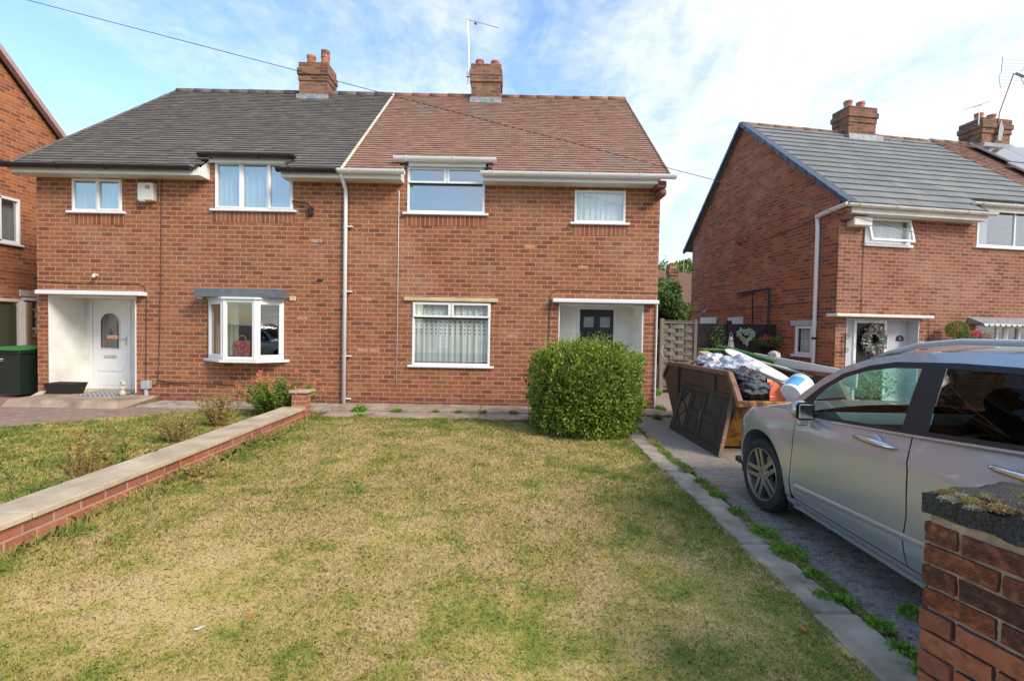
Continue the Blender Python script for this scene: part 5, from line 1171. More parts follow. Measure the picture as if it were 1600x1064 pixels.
def car_wheel(x, y, side, steer=0):
    W = MB(); T = Matrix.Translation((CX+x, CY+y, .312)) @ Matrix.Rotation(R(steer), 4, 'Z') @ Matrix.Rotation(R(-90*side), 4, 'Y')     # local +z points outward
    prof = [(.20, -.10), (.29, -.10), (.308, -.085), (.312, -.05), (.313, .05), (.309, .078), (.295, .097), (.265, .105), (.235, .100), (.225, .09)]
    W.lathe(prof, n=56, tf=T)
    for k in range(60):                                 # tread blocks
        a = 2*math.pi*k/60; W.box(-.011, .011, -.07, .07, .310, .3155, tf=T @ Matrix.Rotation(a, 4, 'Z') @ Matrix.Rotation(R(90), 4, 'X') @ Matrix.Rotation(R(90), 4, 'Z') @ Matrix.Identity(4) if False else T @ Matrix.Rotation(a, 4, 'Z') @ Matrix(((0, 0, 1, 0), (1, 0, 0, 0), (0, 1, 0, 0), (0, 0, 0, 1))))
    wh = W.build('wheel', 'rubber', CAR); smooth_angle(wh, 30)
    m = MB(); m.lathe([(.232, .088), (.226, .100), (.216, .098), (.205, .06), (.19, -.08)], n=56, tf=T)
    for k in range(5):
        for d in (-1, 1):
            a = 2*math.pi*k/5+math.pi/2; q = T @ Matrix.Rotation(a, 4, 'Z')
            m.add([q @ Vector(v) for v in [(.04, d*.010, .086), (.04, d*.048, .086), (.21, d*.052, .094), (.21, d*.018, .094), (.04, d*.010, .05), (.04, d*.048, .05), (.21, d*.052, .055), (.21, d*.018, .055)]], [(0, 1, 2, 3), (0, 4, 5, 1), (1, 5, 6, 2), (3, 2, 6, 7), (0, 3, 7, 4)])
    m.lathe([(.001, .082), (.030, .084), (.033, .078), (.062, .080), (.068, .07), (.068, .04)], n=24, tf=T)
    rim = m.build('rim', plain('alloy', (.36,.37,.39), .28, .85, var=.05) if 'alloy' not in bpy.data.materials else bpy.data.materials['alloy'], wh); fixn(rim); smooth_angle(rim, 25)
    m = MB(); m.lathe([(.001, .0), (.15, .0), (.15, -.02)], n=32, tf=T); m.build('brake_disc', 'alu', wh)
    m = MB(); m.lathe([(.001, -.05), (.2, -.05)], n=32, tf=T); m.build('wheel_back', 'black', wh)
    m = MB()
    for k in range(5): a = 2*math.pi*(k+.5)/5; m.lathe([(.0001, .088), (.009, .088), (.009, .07)], c=(0, 0, 0), n=8, tf=T @ Matrix.Translation((.05*math.cos(a), .05*math.sin(a), 0)))
    m.build('wheel_nut', 'chrome', wh)
car_wheel(-.79, 1.34, 1, 3); car_wheel(-.79, -1.34, 1); car_wheel(.79, 1.34, -1, 3); car_wheel(.79, -1.34, -1)
for side in (-1, 1):
    for ya in (1.34, -1.34):
        m = MB(); A = arc(ya, .33, .40, -15, 195, 24); P = [Vector((CX+side*.86, CY+s, z)) for s, z in A]; Q = [Vector((CX+side*.56, CY+s, z)) for s, z in A]; m.grid([P, Q]); m.poly([Vector((CX+side*.56, CY+s, z)) for s, z in A]); m.build('arch_liner', 'black', CAR)

# ================================================================== THE SKIP AND ITS LOAD
SK = thing('waste_skip', 'rusty yellow skip heaped with rubbish behind the silver car', 'skip', (3.5, 7.3, 0))
x0, x1 = 2.80, 4.15
m = MB()
prof = [(5.82, .70), (6.35, .03), (8.1, .03), (8.7, .72), (8.45, .98), (6.10, 1.02)]   # side plate (y, z)
for x in (x0, x1-.02): m.prism([(x, y, z) for y, z in prof], (.02, 0, 0), 1)
for (a, b) in ((0, 1), (1, 2), (2, 3)):
    (ya, za), (yb, zb) = prof[a], prof[b]; m.quad((x0+.02, ya, za), (x1-.02, ya, za), (x1-.02, yb, zb), (x0+.02, yb, zb), 0)
    m.quad((x0+.02, ya+.02, za+.01), (x1-.02, ya+.02, za+.01), (x1-.02, yb, zb+.03), (x0+.02, yb, zb+.03), 0)
m.build('body', ['skip_yellow', 'skip_brown'], SK)
m = MB()
m.bbox(x0-.03, x1+.03, 5.77, 5.84, .64, .72, .01); m.build('end_rim', 'skip_yellow', SK)
for x in (x0-.03, x1-.03):
    m = MB()
    for (a, b) in ((0, 5), (5, 4), (4, 3)):
        (ya, za), (yb, zb) = prof[a], prof[b]; d = math.hypot(yb-ya, zb-za); tf = Matrix.Translation((x+.03, ya, za)) @ Matrix.Rotation(math.atan2(zb-za, yb-ya), 4, 'X'); m.bbox(-.035, .035, -.01, d+.01, -.03, .035, .008, tf=tf)
    m.build('side_rim', 'rim_rust', SK)
for x in (x0-.035, x1): 
    for y in (6.5, 7.9): MB().bbox(x, x+.035, y, y+.10, .06, .95, .006).build('stiffener', 'skip_brown', SK)
    MB().tube([(x-.03, 6.9, .5), (x+.07, 6.9, .5)], .05, 12).build('lifting_lug', 'skip_brown', SK)
def obj1(name, mb, mats, label, cat, org, group=None, smooth=False):
    o = mb.build(name, mats, smooth=smooth, org=org); return tag(o, label, cat, group)
# old front door lying on its long edge against the skip
D = thing('old_door', 'dark stained six-panel wooden door with arched glass, leaning on its long edge against the skip', 'door', (2.55, 6.8, 0))
P_ = [Vector((2.60, 5.93, -.005)), Vector((2.56, 7.66, -.005)), Vector((2.76, 7.70, .73)), Vector((2.79, 6.02, .765))]   # near-bottom, far-bottom, far-top, near-top
def dp(u, v, o=0):      # u along (0 near..1 far), v up, o outward (towards -X)
    a = P_[0].lerp(P_[1], u); b = P_[3].lerp(P_[2], u); p = a.lerp(b, v); n = (P_[1]-P_[0]).cross(P_[3]-P_[0]).normalized()
    if n.x > 0: n = -n
    return p+n*o
def dslab(mb, u0, u1, v0, v1, o0, o1, mi=0, ch=.0):
    a = [dp(u, v, o0) for u, v in ((u0, v0), (u1, v0), (u1, v1), (u0, v1))]; cu, cv = ch/1.73, ch/.76
    b = [dp(u, v, o1) for u, v in ((u0+cu, v0+cv), (u1-cu, v0+cv), (u1-cu, v1-cv), (u0+cu, v1-cv))]
    mb.add(a+b, [(0, 3, 2, 1), (4, 5, 6, 7), (0, 1, 5, 4), (1, 2, 6, 5), (2, 3, 7, 6), (3, 0, 4, 7)], mi)
m = MB(); dslab(m, 0, 1, 0, 1, -.045, -.012)
for r in ((0, 1, 0, .09), (0, 1, .91, 1), (0, .09, .09, .91), (.92, 1, .09, .91), (.40, .45, .09, .91), (.66, .70, .09, .91), (.09, .40, .45, .55), (.45, .66, .46, .54), (.70, .92, .48, .52)): dslab(m, *r, -.0115, .0, 0, .004)
for r in ((.115, .375, .12, .42), (.115, .375, .58, .88), (.47, .64, .12, .43), (.47, .64, .57, .88)): dslab(m, *r, -.0115, -.003, 0, .03)
m.build('door_leaf', 'dark_wood', D)
m = MB(); A = [dp(.72+.19*math.sin(math.pi*t/14)*1.0, .10+.80*t/14, .004) for t in range(15)]; m.tube(A, .007, 5)
for t in (4, 7, 10): m.tube([A[t], dp(.72, .5, .004)], .006, 4)
m.build('fan_glazing_bar', 'dark_wood', D); m = MB(); m.poly([dp(.72+.18*math.sin(math.pi*t/14), .10+.80*t/14, -.004) for t in range(15)]); m.build('fan_glass', plain('dusty_glass', (.055,.055,.052), .45), D)
m = MB(); dslab(m, -.012, 0, 0, 1, -.045, 0); m.build('lit_edge', 'raw_wood', D)  # paler strip on the near end: light catching the edge, put into colour
m = MB(); q = dp(.52, .5, .012); m.tube([dp(.425, .42, .012), dp(.425, .60, .012)], .008, 6); m.build('pull_handle', 'lead_dark', D)
# load
m = MB(); n = 26; rows = []
from mathutils import noise as ns
for i in range(n):
    row = []
    for j in range(n):
        x = x0+.05+(x1-x0-.1)*i/(n-1); y = 5.95+2.6*j/(n-1); e = min(1, 5*min(i, n-1-i)/(n-1)); ey_ = min(1, 4*min(j, n-1-j)/(n-1)); z = .66+.30*e*ey_*interp(y, [(5.9, .0), (6.6, .9), (8.6, 1)])+.06*ns.noise(Vector((x*4, y*4, 1)))
        row.append((x, y, z))
    rows.append(row)
m.grid(rows); o = obj1('rubble', m, 'skip_brown', 'heap of broken rubble filling the skip below the bags', 'rubble', (3.5, 7.3, .6)); o['kind'] = 'stuff'
def bag(name, c, r, sq, mat, label, seed, grp=None):
    m = MB(); ico(m, c, r, 4, .42, sq, seed=seed, freq=2.2)
    V = m.v; m.v = []
    for v in V:
        p = Vector(v); d = (p-Vector(c)).normalized(); k = abs(ns.noise(p*6.5+Vector((seed, 0, 0))))*.11+abs(ns.noise(p*13+Vector((0, seed, 0))))*.03
        m.v.append(tuple(p-d*k*r*2.2))
    o = obj1(name, m, mat, label, 'rubbish bag', c, grp); smooth_angle(o, 70); return o
bag('rubbish_bag', (3.14, 7.50, 1.10), .20, (1.0, 1.2, .6), 'bag_white', 'small white bag beside the cardboard on the far side of the heap', 1, 'rubbish bags in the skip')
bag('rubbish_bag', (2.98, 6.95, 1.03), .17, (1.1, 1.2, .5), 'bag_white', 'crumpled white bag lying near the raised skip rim', 2, 'rubbish bags in the skip')
bag('rubbish_bag', (3.25, 6.80, 1.03), .27, (1.0, 1.1, .72), 'bag_grey', 'big translucent grey bag in the middle of the heap', 3, 'rubbish bags in the skip')
bag('rubbish_bag', (3.14, 6.40, .96), .19, (1.15, 1.1, .68), 'bag_black', 'upper of the two dark bags by the sloping skip edge', 4, 'rubbish bags in the skip')
bag('rubbish_bag', (3.12, 6.12, .82), .19, (1.2, 1.0, .62), 'bag_black', 'lower black bag resting on the yellow skip end', 5, 'rubbish bags in the skip')
m = MB(); tf = Matrix.Translation((3.53, 6.92, 1.09)) @ Matrix.Rotation(R(4), 4, 'Z') @ Matrix.Rotation(R(12.5), 4, 'X') @ Matrix.Rotation(R(-8), 4, 'Y')
pts = [(.11*math.cos(a)*abs(math.cos(a))**-.4 if abs(math.cos(a)) > .01 else 0, .80*math.sin(a)) for a in [2*math.pi*i/28 for i in range(28)]]
m.prism([tf @ Vector((x, y, 0)) for x, y in pts], tf.to_3x3() @ Vector((0, 0, .02))); obj1('rubbish_board', m, 'board', 'long white rounded board lying across the top of the skip', 'board', (3.6, 6.7, 1.05))
m = MB(); m.tube([(3.50, 8.05, 1.31), (3.72, 7.65, 1.23), (3.98, 7.2, 1.11)], [.025, .034, .036], 12); m.bbox(3.15, 3.55, 7.85, 8.15, 1.24, 1.27, .015); obj1('carpet_roll', m, 'green', 'bright green roll of artificial turf behind the white board', 'turf roll', (3.6, 7.4, 1.1))
m = MB(); m.poly([(3.27, 6.00, .74), (3.56, 6.00, .72), (3.35, 6.12, .95), (3.29, 6.12, .97)]); m.prism([(3.27, 6.0, .70), (3.56, 6.0, .70), (3.37, 6.05, .93), (3.29, 6.05, .93)], (0, .03, 0)); obj1('orange_sheet', m, 'orange', 'orange triangular plastic sheet beside the black bag', 'plastic sheet', (3.6, 6.05, .7))
m = MB(); tf = Matrix.Translation((3.60, 6.02, .84)) @ Matrix.Rotation(R(35), 4, 'Z') @ Matrix.Rotation(R(70), 4, 'Y')
m.lathe([(.001, -.15), (.125, -.15), (.13, -.14), (.15, .14), (.158, .14), (.158, .16), (.14, .16), (.12, -.13), (.001, -.13)], n=28, tf=tf); m.v = [tuple(Vector(v)) for v in m.v]; bk = obj1('plastic_bucket', m, 'white', 'white plastic tub with a blue patch lying on its side in the skip', 'bucket', (3.93, 6.0, .75)); smooth_angle(bk, 40)
m = MB(); rows = [[tf @ Vector(((.1325+.0002+(.15-.1325)*(h+.13)/.27+.002)*math.cos(a), (.1345+(.15-.1325)*(h+.13)/.27)*math.sin(a), h)) for a in [R(150+7*i) for i in range(11)]] for h in (-.10, .10)]; m.grid(rows); m.build('blue_patch', 'blue', bk)
m = MB(); tf = Matrix.Translation((3.0, 7.22, 1.1)) @ Matrix.Rotation(R(25), 4, 'Z') @ Matrix.Rotation(R(18), 4, 'X'); m.bbox(.02, .22, -.12, .12, 0, .06, .004, tf=Matrix.Translation((0, .3, .05)) @ tf); obj1('cardboard_box', m, 'cardboard', 'flattened brown cardboard box between white bags', 'box', (3.1, 7.5, 1.05))
for k, (a, b, w, h, mt, lb) in enumerate((((4.22, 8.3, 1.10), (4.36, 6.0, .98), .03, .20, 'board', 'long off-white plank along the far side of the skip'), ((4.0, 8.0, 1.10), (4.22, 6.2, .94), .10, .03, 'board_old', 'second off-white plank beside the longest one'), ((3.75, 8.25, 1.30), (3.95, 7.6, 1.15), .03, .03, 'raw_wood', 'thin wooden batten poking up behind the green roll'), ((3.45, 6.7, 1.0), (3.8, 6.0, .80), .14, .015, 'board', 'short white panel scrap beneath the long board'))):
    a, b = Vector(a), Vector(b); d = (b-a); L_ = d.length; q = d.to_track_quat('Y', 'Z').to_matrix().to_4x4(); m = MB(); m.bbox(-w/2, w/2, 0, L_, -h/2, h/2, .004, tf=Matrix.Translation(a) @ q); obj1('waste_plank', m, mt, lb, 'plank', tuple(a), 'planks in the skip')
rr = random.Random(3)
for k in range(9):
    x, y = rr.uniform(2.86, 3.3), rr.uniform(6.9, 8.3); m = MB(); tf = Matrix.Translation((x, y, 1.07+rr.uniform(-.02, .03))) @ Matrix.Rotation(rr.uniform(0, 6), 4, 'Z') @ Matrix.Rotation(rr.uniform(-.5, .5), 4, 'X'); l = rr.uniform(.10, .28)
    m.bbox(-l, l, -.02, .02, -.006, .006, .002, tf=tf); obj1('wood_offcut', m, rr.choice(['board_old', 'raw_wood', 'cardboard']), 'broken wooden offcut scattered over the bags in the skip', 'offcut', (x, y, 1.05), 'wood offcuts scattered in the skip')
m = MB(); ico(m, (4.24, 7.7, 1.18), .085, 2, .5, seed=8); obj1('stuffing_lump', m, 'board_old', 'pale rough lump sitting on the far planks', 'lump', (4.24, 7.7, 1.12))

# ================================================================== BRICK GATE PIER IN THE FOREGROUND
GP = thing('gate_pier', 'rough brick gate pier in the foreground with a mossy black capstone', 'gate pier', (1.478, 1.68, 0), R(15), local=True)
rr = random.Random(5)
m = MB(); m.box(.014, .446, -.446, -.014, -.1, .945); m.build('mortar', 'pier_mortar', GP)
m = MB(); h = .0715; z = -.008; row = 0
def rbrick(mb, x0, x1, y0, y1, z0, z1):
    bm = bmesh.new(); bmesh.ops.create_cube(bm, size=1); bmesh.ops.subdivide_edges(bm, edges=bm.edges[:], cuts=4, use_grid_fill=True)
    for v in bm.verts:
        c = v.co.copy(); 
        for i in range(3): c[i] = math.copysign(.5*(abs(c[i])*2)**.92, c[i])
        q = Vector(((x0+x1)/2+c.x*(x1-x0), (y0+y1)/2+c.y*(y1-y0), (z0+z1)/2+c.z*(z1-z0)))
        e = sum(1 for i in range(3) if abs(v.co[i]) > .49)
        nn = ns.noise(q*22)*.005+ns.noise(q*60)*.003
        if e >= 2: q = q.lerp(Vector(((x0+x1)/2, (y0+y1)/2, (z0+z1)/2)), .02+abs(ns.noise(q*40))*.03)
        q += Vector((nn, nn, nn*.5)); v.co = q
    bm.verts.index_update(); mb.add([v.co.copy() for v in bm.verts], [tuple(v.index for v in f.verts) for f in bm.faces]); bm.free()
while z < .86:
    zz = z+.0655; 
    for face in range(4):
        segs = [(0, .215), (.225, .45)] if row % 2 == 0 else [(0, .10), (.11, .325), (.335, .45)]
        for (a, b) in segs:
            o = rr.uniform(-.003, .003)+(.006 if z < .58 else 0); d = .10
            j = rr.uniform(-.002, .002)
            if face == 0: rbrick(m, -o, d, -b, -a, z+j, zz+j)
            elif face == 1: rbrick(m, max(a, .102) if a < .1 else a, b if b < .44 else .45, -d, o, z+j, zz+j)
            elif face == 2: rbrick(m, .45-d, .45+o, -b, -a, z+j, zz+j)
            else: rbrick(m, max(a, .102) if a < .1 else a, min(b, .348) if b > .34 and b > a+.02 else b, -.45-o, -.45+d, z+j, zz+j) if a < .34 else None
    z += .0765; row += 1
o = m.build('brickwork', 'pier_brick', GP); smooth_angle(o, 40)
m = MB(); P_ = []
bm = bmesh.new(); bmesh.ops.create_cube(bm, size=1); bmesh.ops.subdivide_edges(bm, edges=bm.edges[:], cuts=22, use_grid_fill=True)
for v in bm.verts:
    c = v.co; x = .225+c.x*.462; y = -.225+c.y*.482; z = .980+c.z*.10
    r_ = max(abs(c.x), abs(c.y))*2
    if c.z > .2: z -= .045*max(0, r_-.72)/.28
    q = Vector((x, y, z)); ed = sum(1 for i in range(3) if abs(c[i]) > .48)
    if ed >= 2: q = q.lerp(Vector((.225, -.225, .955)), .03)
    q += Vector((ns.noise(q*14), ns.noise(q*14+Vector((5, 0, 0))), ns.noise(q*14+Vector((0, 5, 0)))*.8))*.018; q += Vector((ns.noise(q*55), ns.noise(q*55+Vector((5, 0, 0))), ns.noise(q*50)))*.004; v.co = q
bm.verts.index_update(); m.add([v.co.copy() for v in bm.verts], [tuple(v.index for v in f.verts) for f in bm.faces]); bm.free()
o = m.build('capstone', 'cap', GP); smooth_angle(o, 50)
for k in range(90):
    x, y = rr.uniform(-.0, .40), rr.uniform(-.44, -.10); s = rr.uniform(.014, .034)
    if k < 45: x = rr.uniform(.0, .12); y = rr.uniform(-.40, -.05); s *= .8
    C = []; Nn = []
    for i in range(int(900*(s/.03)**2)):
        a = rr.uniform(0, 6.283); t = rr.random()**.5; hz = math.sqrt(max(0, 1-t*t)); wob = 1+.3*ns.noise(Vector((a, k, 0)))
        C.append((x+s*1.3*t*math.cos(a)*wob, y+s*1.3*t*math.sin(a)*wob, 1.022-.02*max(0, (.06-x)/.06)+s*.5*hz-.006)); Nn.append((t*math.cos(a), t*math.sin(a), hz+.3))
    m = MB(); ico(m, (x, y, 1.022-.02*max(0, (.06-x)/.06)), s*1.0, 2, .3, (1, 1, .30), seed=k, mi=1); leaf_cloud(m, C, Nn, .0085, aspect=.35, seed=k); m.build('moss_clump', ['moss' if k % 5 else 'moss_pale', 'bark'], GP)

# ================================================================== LOW WALL BETWEEN THE LAWNS
LW = thing('garden_wall', 'low pinkish brick wall with flat stone coping between the two front lawns', 'wall', (-3.5, 4, 0))
m = MB(); m.box(-3.60, -3.36, .3, 7.70, -.1, .165); m.build('brickwork', 'brick_pink', LW)
y = .3
while y < 7.7:
    l = rr.uniform(.58, .62); j = rr.uniform(-.006, .006); m = MB(); m.bbox(-3.70+j, -3.325+j, y, min(y+l-.008, 7.71), .166, .212+rr.uniform(-.002, .002), .005); o = m.build('coping_slab', 'coping', LW); y += l
m = MB(); m.box(-3.56, -3.34, 7.71, 7.93, -.1, .435); m.build('end_pier', 'brick_pink', LW); MB().bbox(-3.60, -3.29, 7.68, 7.96, .436, .475, .006).build('end_cap', 'coping', LW)

# ================================================================== ROUND BUSH
def sphere_pts(n, c, rx, ry, rz, seed, shell=.35, zmin=-1, lump=.07, freq=2.3, square=0):
    r = np.random.default_rng(seed); d = r.normal(size=(n, 3)); d /= np.linalg.norm(d, axis=1)[:, None]; d = d[d[:, 2] > zmin]
    k = np.array([1+lump*ns.noise(Vector(v)*freq+Vector((seed, 0, 0)))+lump*.7*ns.noise(Vector(v)*freq*3+Vector((seed, 3, 0))) for v in d.tolist()])
    rad = (1-shell*r.random(len(d))**2.2)*k
    if square: rad = rad/((np.hypot(d[:, 0], d[:, 1])**3.6+np.abs(d[:, 2])**3.6)**(1/3.6))
    return np.array(c)+d*rad[:, None]*np.array([rx, ry, rz]), d
HG = thing('round_bush', 'large clipped round green bush with yellowish young shoots in front of the porch', 'bush', (1.14, 7.35, 0))
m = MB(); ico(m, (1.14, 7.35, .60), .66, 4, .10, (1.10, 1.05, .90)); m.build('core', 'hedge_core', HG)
C, Nn = sphere_pts(44000, (1.14, 7.33, .60), .81, .81, .71, 2, .28, -.97, .17, 4.2, 1)
Nn = Nn.copy(); Nn[:, 2] += .35
m = MB(); leaf_cloud(m, C, Nn, .052, aspect=.42, seed=3); m.build('foliage', 'hedge', HG)
r = np.random.default_rng(9); C2, N2 = sphere_pts(1900, (1.14, 7.35, .64), .79, .79, .71, 5, .04, -.3, .13, 3.4, 1); pts = []; nr = []
for c, n in zip(C2, N2):
    if r.random() > .35+.6*max(0, n[2]): continue
    L_ = r.uniform(.04, .18); d = n*.8+np.array([r.normal()*.35, r.normal()*.35, .6]); d /= np.linalg.norm(d)
    for i in range(9): t = i/8; pts.append(c+d*L_*t+r.normal(size=3)*.003); nr.append(d*.5+r.normal(size=3)*.6)
m = MB(); leaf_cloud(m, pts, nr, .024, aspect=.4, seed=8); m.build('young_shoots', 'hedge_tip', HG)

# ================================================================== FLOWERS, WEEDS
def plant(name, x, y, label, cat, stems, h, spread, leafn, leafs, mat, seed, group=None, bloom=None, lean=.35, z=0, leaf_from=.1, leaf_to=1, stemmat='dry', stem_r=.003):
    r = random.Random(seed); t = thing(name, label, cat, (x, y, z), group=group); sm = MB(); C = []; Nn = []; B = []; BN = []
    for s in range(stems):
        a = r.uniform(0, 6.283); d = r.uniform(0, 1)**.7; hh = h*r.uniform(.6, 1.1)*(1-.25*d); bx, by = x+spread*.35*d*math.cos(a), y+spread*.35*d*math.sin(a)
        P = [Vector((bx, by, z))]
        for i in range(1, 7): q = i/6; P.append(Vector((bx+spread*lean*d*math.cos(a)*q**1.5*2+r.uniform(-.01, .01), by+spread*lean*d*math.sin(a)*q**1.5*2+r.uniform(-.01, .01), z+hh*q)))
        sm.tube(P, [stem_r*(1-.1*i) for i in range(7)], 4)
        for k in range(leafn):
            q = r.uniform(leaf_from, leaf_to)*5.99; i = min(5, int(q)); p = P[i].lerp(P[i+1], q-i); C.append(tuple(p)); Nn.append((r.gauss(0, 1), r.gauss(0, 1), r.uniform(-.2, .9)))
        if bloom and r.random() < bloom[1]:
            for k in range(bloom[2]): p = P[6]-Vector((0, 0, r.uniform(0, .13)))+Vector((r.gauss(0, .009), r.gauss(0, .009), r.gauss(0, .01))); B.append(tuple(p)); BN.append((r.gauss(0, .8), r.gauss(0, .8), r.uniform(-.8, .6)))
    sm.build('stem', stemmat, t); m = MB(); leaf_cloud(m, C, Nn, leafs, aspect=.5, seed=seed); m.build('leaf', mat, t)
    if B: m = MB(); leaf_cloud(m, B, BN, .035, aspect=.55, seed=seed+1); m.build('bloom', bloom[0], t)
    return t
plant('flowering_shrub', -3.98, 8.12, 'leafy green shrub with upright coral red flower spikes behind the end of the low wall', 'shrub', 90, .86, .82, 150, .045, 'shrub', 11, bloom=('bloom_red', .22, 24), leaf_from=.0, leaf_to=.72)
plant('dry_weed', -4.35, 7.1, 'tall straw-coloured dried weed just left of the coral flowers', 'weed plant', 34, .60, .34, 70, .034, 'dry', 12, 'dried weeds behind the low wall')
plant('dry_weed', -4.35, 6.15, 'lower pale dried weed clump at the middle of the low wall', 'weed plant', 30, .42, .34, 60, .032, 'dry', 13, 'dried weeds behind the low wall')
plant('dry_weed', -4.20, 4.6, 'rusty seed-headed weed with green leaves at its foot, nearest behind the low wall', 'weed plant', 15, .54, .46, 80, .028, 'dry_red', 14, 'dried weeds behind the low wall', lean=.5)
plant('leafy_weed', -3.98, 4.85, 'broad-leaved dark green weed against the low wall coping', 'weed plant', 16, .30, .34, 22, .055, 'shrub', 15, lean=.6)
plant('dry_weed', -3.22, 6.2, 'straggly brown tuft against the lawn side of the low wall', 'weed plant', 22, .16, .20, 20, .03, 'dry', 16, 'dried weeds behind the low wall', lean=.6)
plant('dry_weed', -3.15, 4.7, 'collapsed straw and green tuft at the foot of the low wall face', 'weed plant', 26, .15, .3, 24, .04, 'dry', 17, 'dried weeds behind the low wall', lean=.9)
def weed(x, y, s, h, seed, label, n=260, ls=.05):
    r = random.Random(seed); C = []; Nn = []
    s *= .72; h *= .8
    for i in range(n):
        a = r.uniform(0, 6.283); d = r.random()**.6; C.append((x+s*d*math.cos(a), y+s*d*math.sin(a)*1.0, .0+h*(1-d*.8)*r.random())); Nn.append((math.cos(a)*.9, math.sin(a)*.9, r.uniform(.3, 1.4)))
    m = MB(); leaf_cloud(m, C, Nn, ls, aspect=.33, seed=seed); o = m.build('weed_clump', 'weed', org=(x, y, 0)); tag(o, label, 'weed', 'weeds growing along the paths')
WD = [(1.97, 5.9, .05, .05, 'tiny weed nearest the bush in the joint between slabs and drive'), (1.98, 5.35, .07, .06, 'second weed from the bush along the slab edge'), (1.97, 4.85, .09, .08, 'weed beside the front wheel of the silver car along the slab edge'),
      (1.96, 4.45, .09, .07, 'weed just before the large double clump beside the slabs'), (1.95, 4.05, .10, .08, 'weed above the largest clump beside the slabs'), (1.96, 3.62, .15, .11, 'bushy bright green weed, upper half of the large double clump'), (1.97, 3.30, .16, .10, 'largest bright green weed clump beside the slab path'),
      (1.96, 3.00, .08, .06, 'thin weed just below the largest clump'), (1.94, 2.72, .07, .05, 'small weed in the slab joint at the middle of the drive edge'), (1.98, 2.50, .08, .05, 'small weed halfway between the largest clump and the pier'), (1.95, 2.30, .08, .05, 'straggly weed close to the brick pier'), (1.93, 2.14, .09, .05, 'last weed at the foot of the brick pier'), (2.28, 2.62, .09, .04, 'flat weed growing out on the dark drive itself'),
      (1.86, 2.78, .06, .02, 'grass wisp in a cross joint of the slab path'), (-2.72, 8.55, .17, .16, 'tall weed at the foot of the white downpipe'), (-2.55, 8.0, .13, .06, 'dark green tuft at the back edge of the lawn below the downpipe'), (-2.05, 8.56, .12, .09, 'round weed on the house path right of the downpipe'), (-1.35, 8.57, .05, .04, 'small weed in the path joint under the net-curtained window'),
      (-.95, 8.57, .06, .04, 'second small weed in the path joint under the window'), (-.5, 8.57, .08, .05, 'weed below the right edge of the net-curtained window'), (.05, 8.57, .09, .06, 'weed in the path joint midway to the bush'), (.5, 8.5, .09, .05, 'weed in the path joint next to the bush'), (2.6, 8.4, .10, .08, 'weed by the house corner behind the bush'), (2.9, 9.3, .18, .12, 'weed patch at the start of the side passage'), (3.35, 11.6, .40, .34, 'tall nettles at the foot of the woven fence')]
for i, (x, y, s, h, lb) in enumerate(WD): weed(x, y, s, h, 40+i, lb, int(90+12000*s*s) if s > .1 else 120+int(s*2000), .034 if y < 6 else .05)
for (x, y, a, lb, mt) in ((-1.55, 2.36, .3, 'pale scrap of paper lying on the lawn near the left edge', 'board'), (-2.75, 3.25, .6, 'small reddish dry leaf on the lawn below the low wall', 'orange'), (-1.35, 2.47, 1.2, 'thin orange leaf on the lawn at lower left', 'orange'), (1.25, 6.1, 0, 'brown fallen leaf under the front of the bush', 'cardboard'), (1.55, 2.45, 2, 'rusty leaf in the grass near the pier', 'orange')):
    m = MB(); w = .013 if mt != 'board' else .016; c, s = math.cos(a), math.sin(a); q = lambda u, v, z: (x+u*c-v*s, y+u*s+v*c, z+.018)
    m.add([q(-w*1.8, 0, 0), q(0, -w, .004), q(w*1.8, 0, .012), q(0, w, .002)], [(0, 1, 2, 3)]); o = m.build('fallen_leaf' if mt != 'board' else 'paper_scrap', mt, org=(x, y, .018)); tag(o, lb, 'leaf' if mt != 'board' else 'paper')

# ================================================================== THINGS BY THE LEFT HOUSE
WB = thing('wheelie_bin', 'dark green wheeled bin with bright green lid left of the white porch', 'bin', (-9.95, 9.75, 0))
m = MB(); x0, x1, y0, y1 = -10.22, -9.66, 9.35, 10.0; m.add([(x0+.06, y0+.05, .06), (x1-.05, y0+.05, .06), (x1-.05, y1-.05, .06), (x0+.06, y1-.05, .06), (x0, y0, .92), (x1, y0, .92), (x1, y1, .92), (x0, y1, .92)], [(0, 1, 5, 4), (1, 2, 6, 5), (2, 3, 7, 6), (3, 0, 4, 7), (3, 2, 1, 0)])
m.bbox(x0-.02, x1+.02, y0-.02, y1+.02, .86, .925, .01); m.build('body', 'bin', WB)
m = MB(); m.add([(x0-.03, y0-.05, .93), (x1+.03, y0-.05, .93), (x1+.03, y1+.04, .945), (x0-.03, y1+.04, .945), (x0-.03, y0-.05, .95), (x1+.03, y0-.05, .95), (x1+.03, y1+.04, .985), (x0-.03, y1+.04, .985), (x0+.1, y0+.1, 1.0), (x1-.1, y0+.1, 1.0), (x1-.1, y1-.1, 1.015), (x0+.1, y1-.1, 1.015)], [(0, 1, 5, 4), (1, 2, 6, 5), (2, 3, 7, 6), (3, 0, 4, 7), (4, 5, 9, 8), (5, 6, 10, 9), (6, 7, 11, 10), (7, 4, 8, 11), (8, 9, 10, 11)]); m.build('lid', 'bin_lid', WB)
for x in (x0+.04, x1-.08): m = MB(); m.lathe([(.001, -.02), (.09, -.02), (.1, 0), (.09, .03), (.001, .03)], n=20, tf=Matrix.Translation((x, y1, .10)) @ Matrix.Rotation(R(90), 4, 'Y')); m.build('wheel', 'rubber', WB)
m = MB(); m.box(-10.10, -10.0, y0-.001, y0+.01, .72, .725); m.box(-10.10, -10.075, y0-.003, y0+.01, .745, .775); m.box(-10.07, -10.0, y0-.003, y0+.01, .750, .768); m.build('council_mark', 'white_old', WB)
m = MB(); fx, fy, fz = -8.76, 9.30, .10
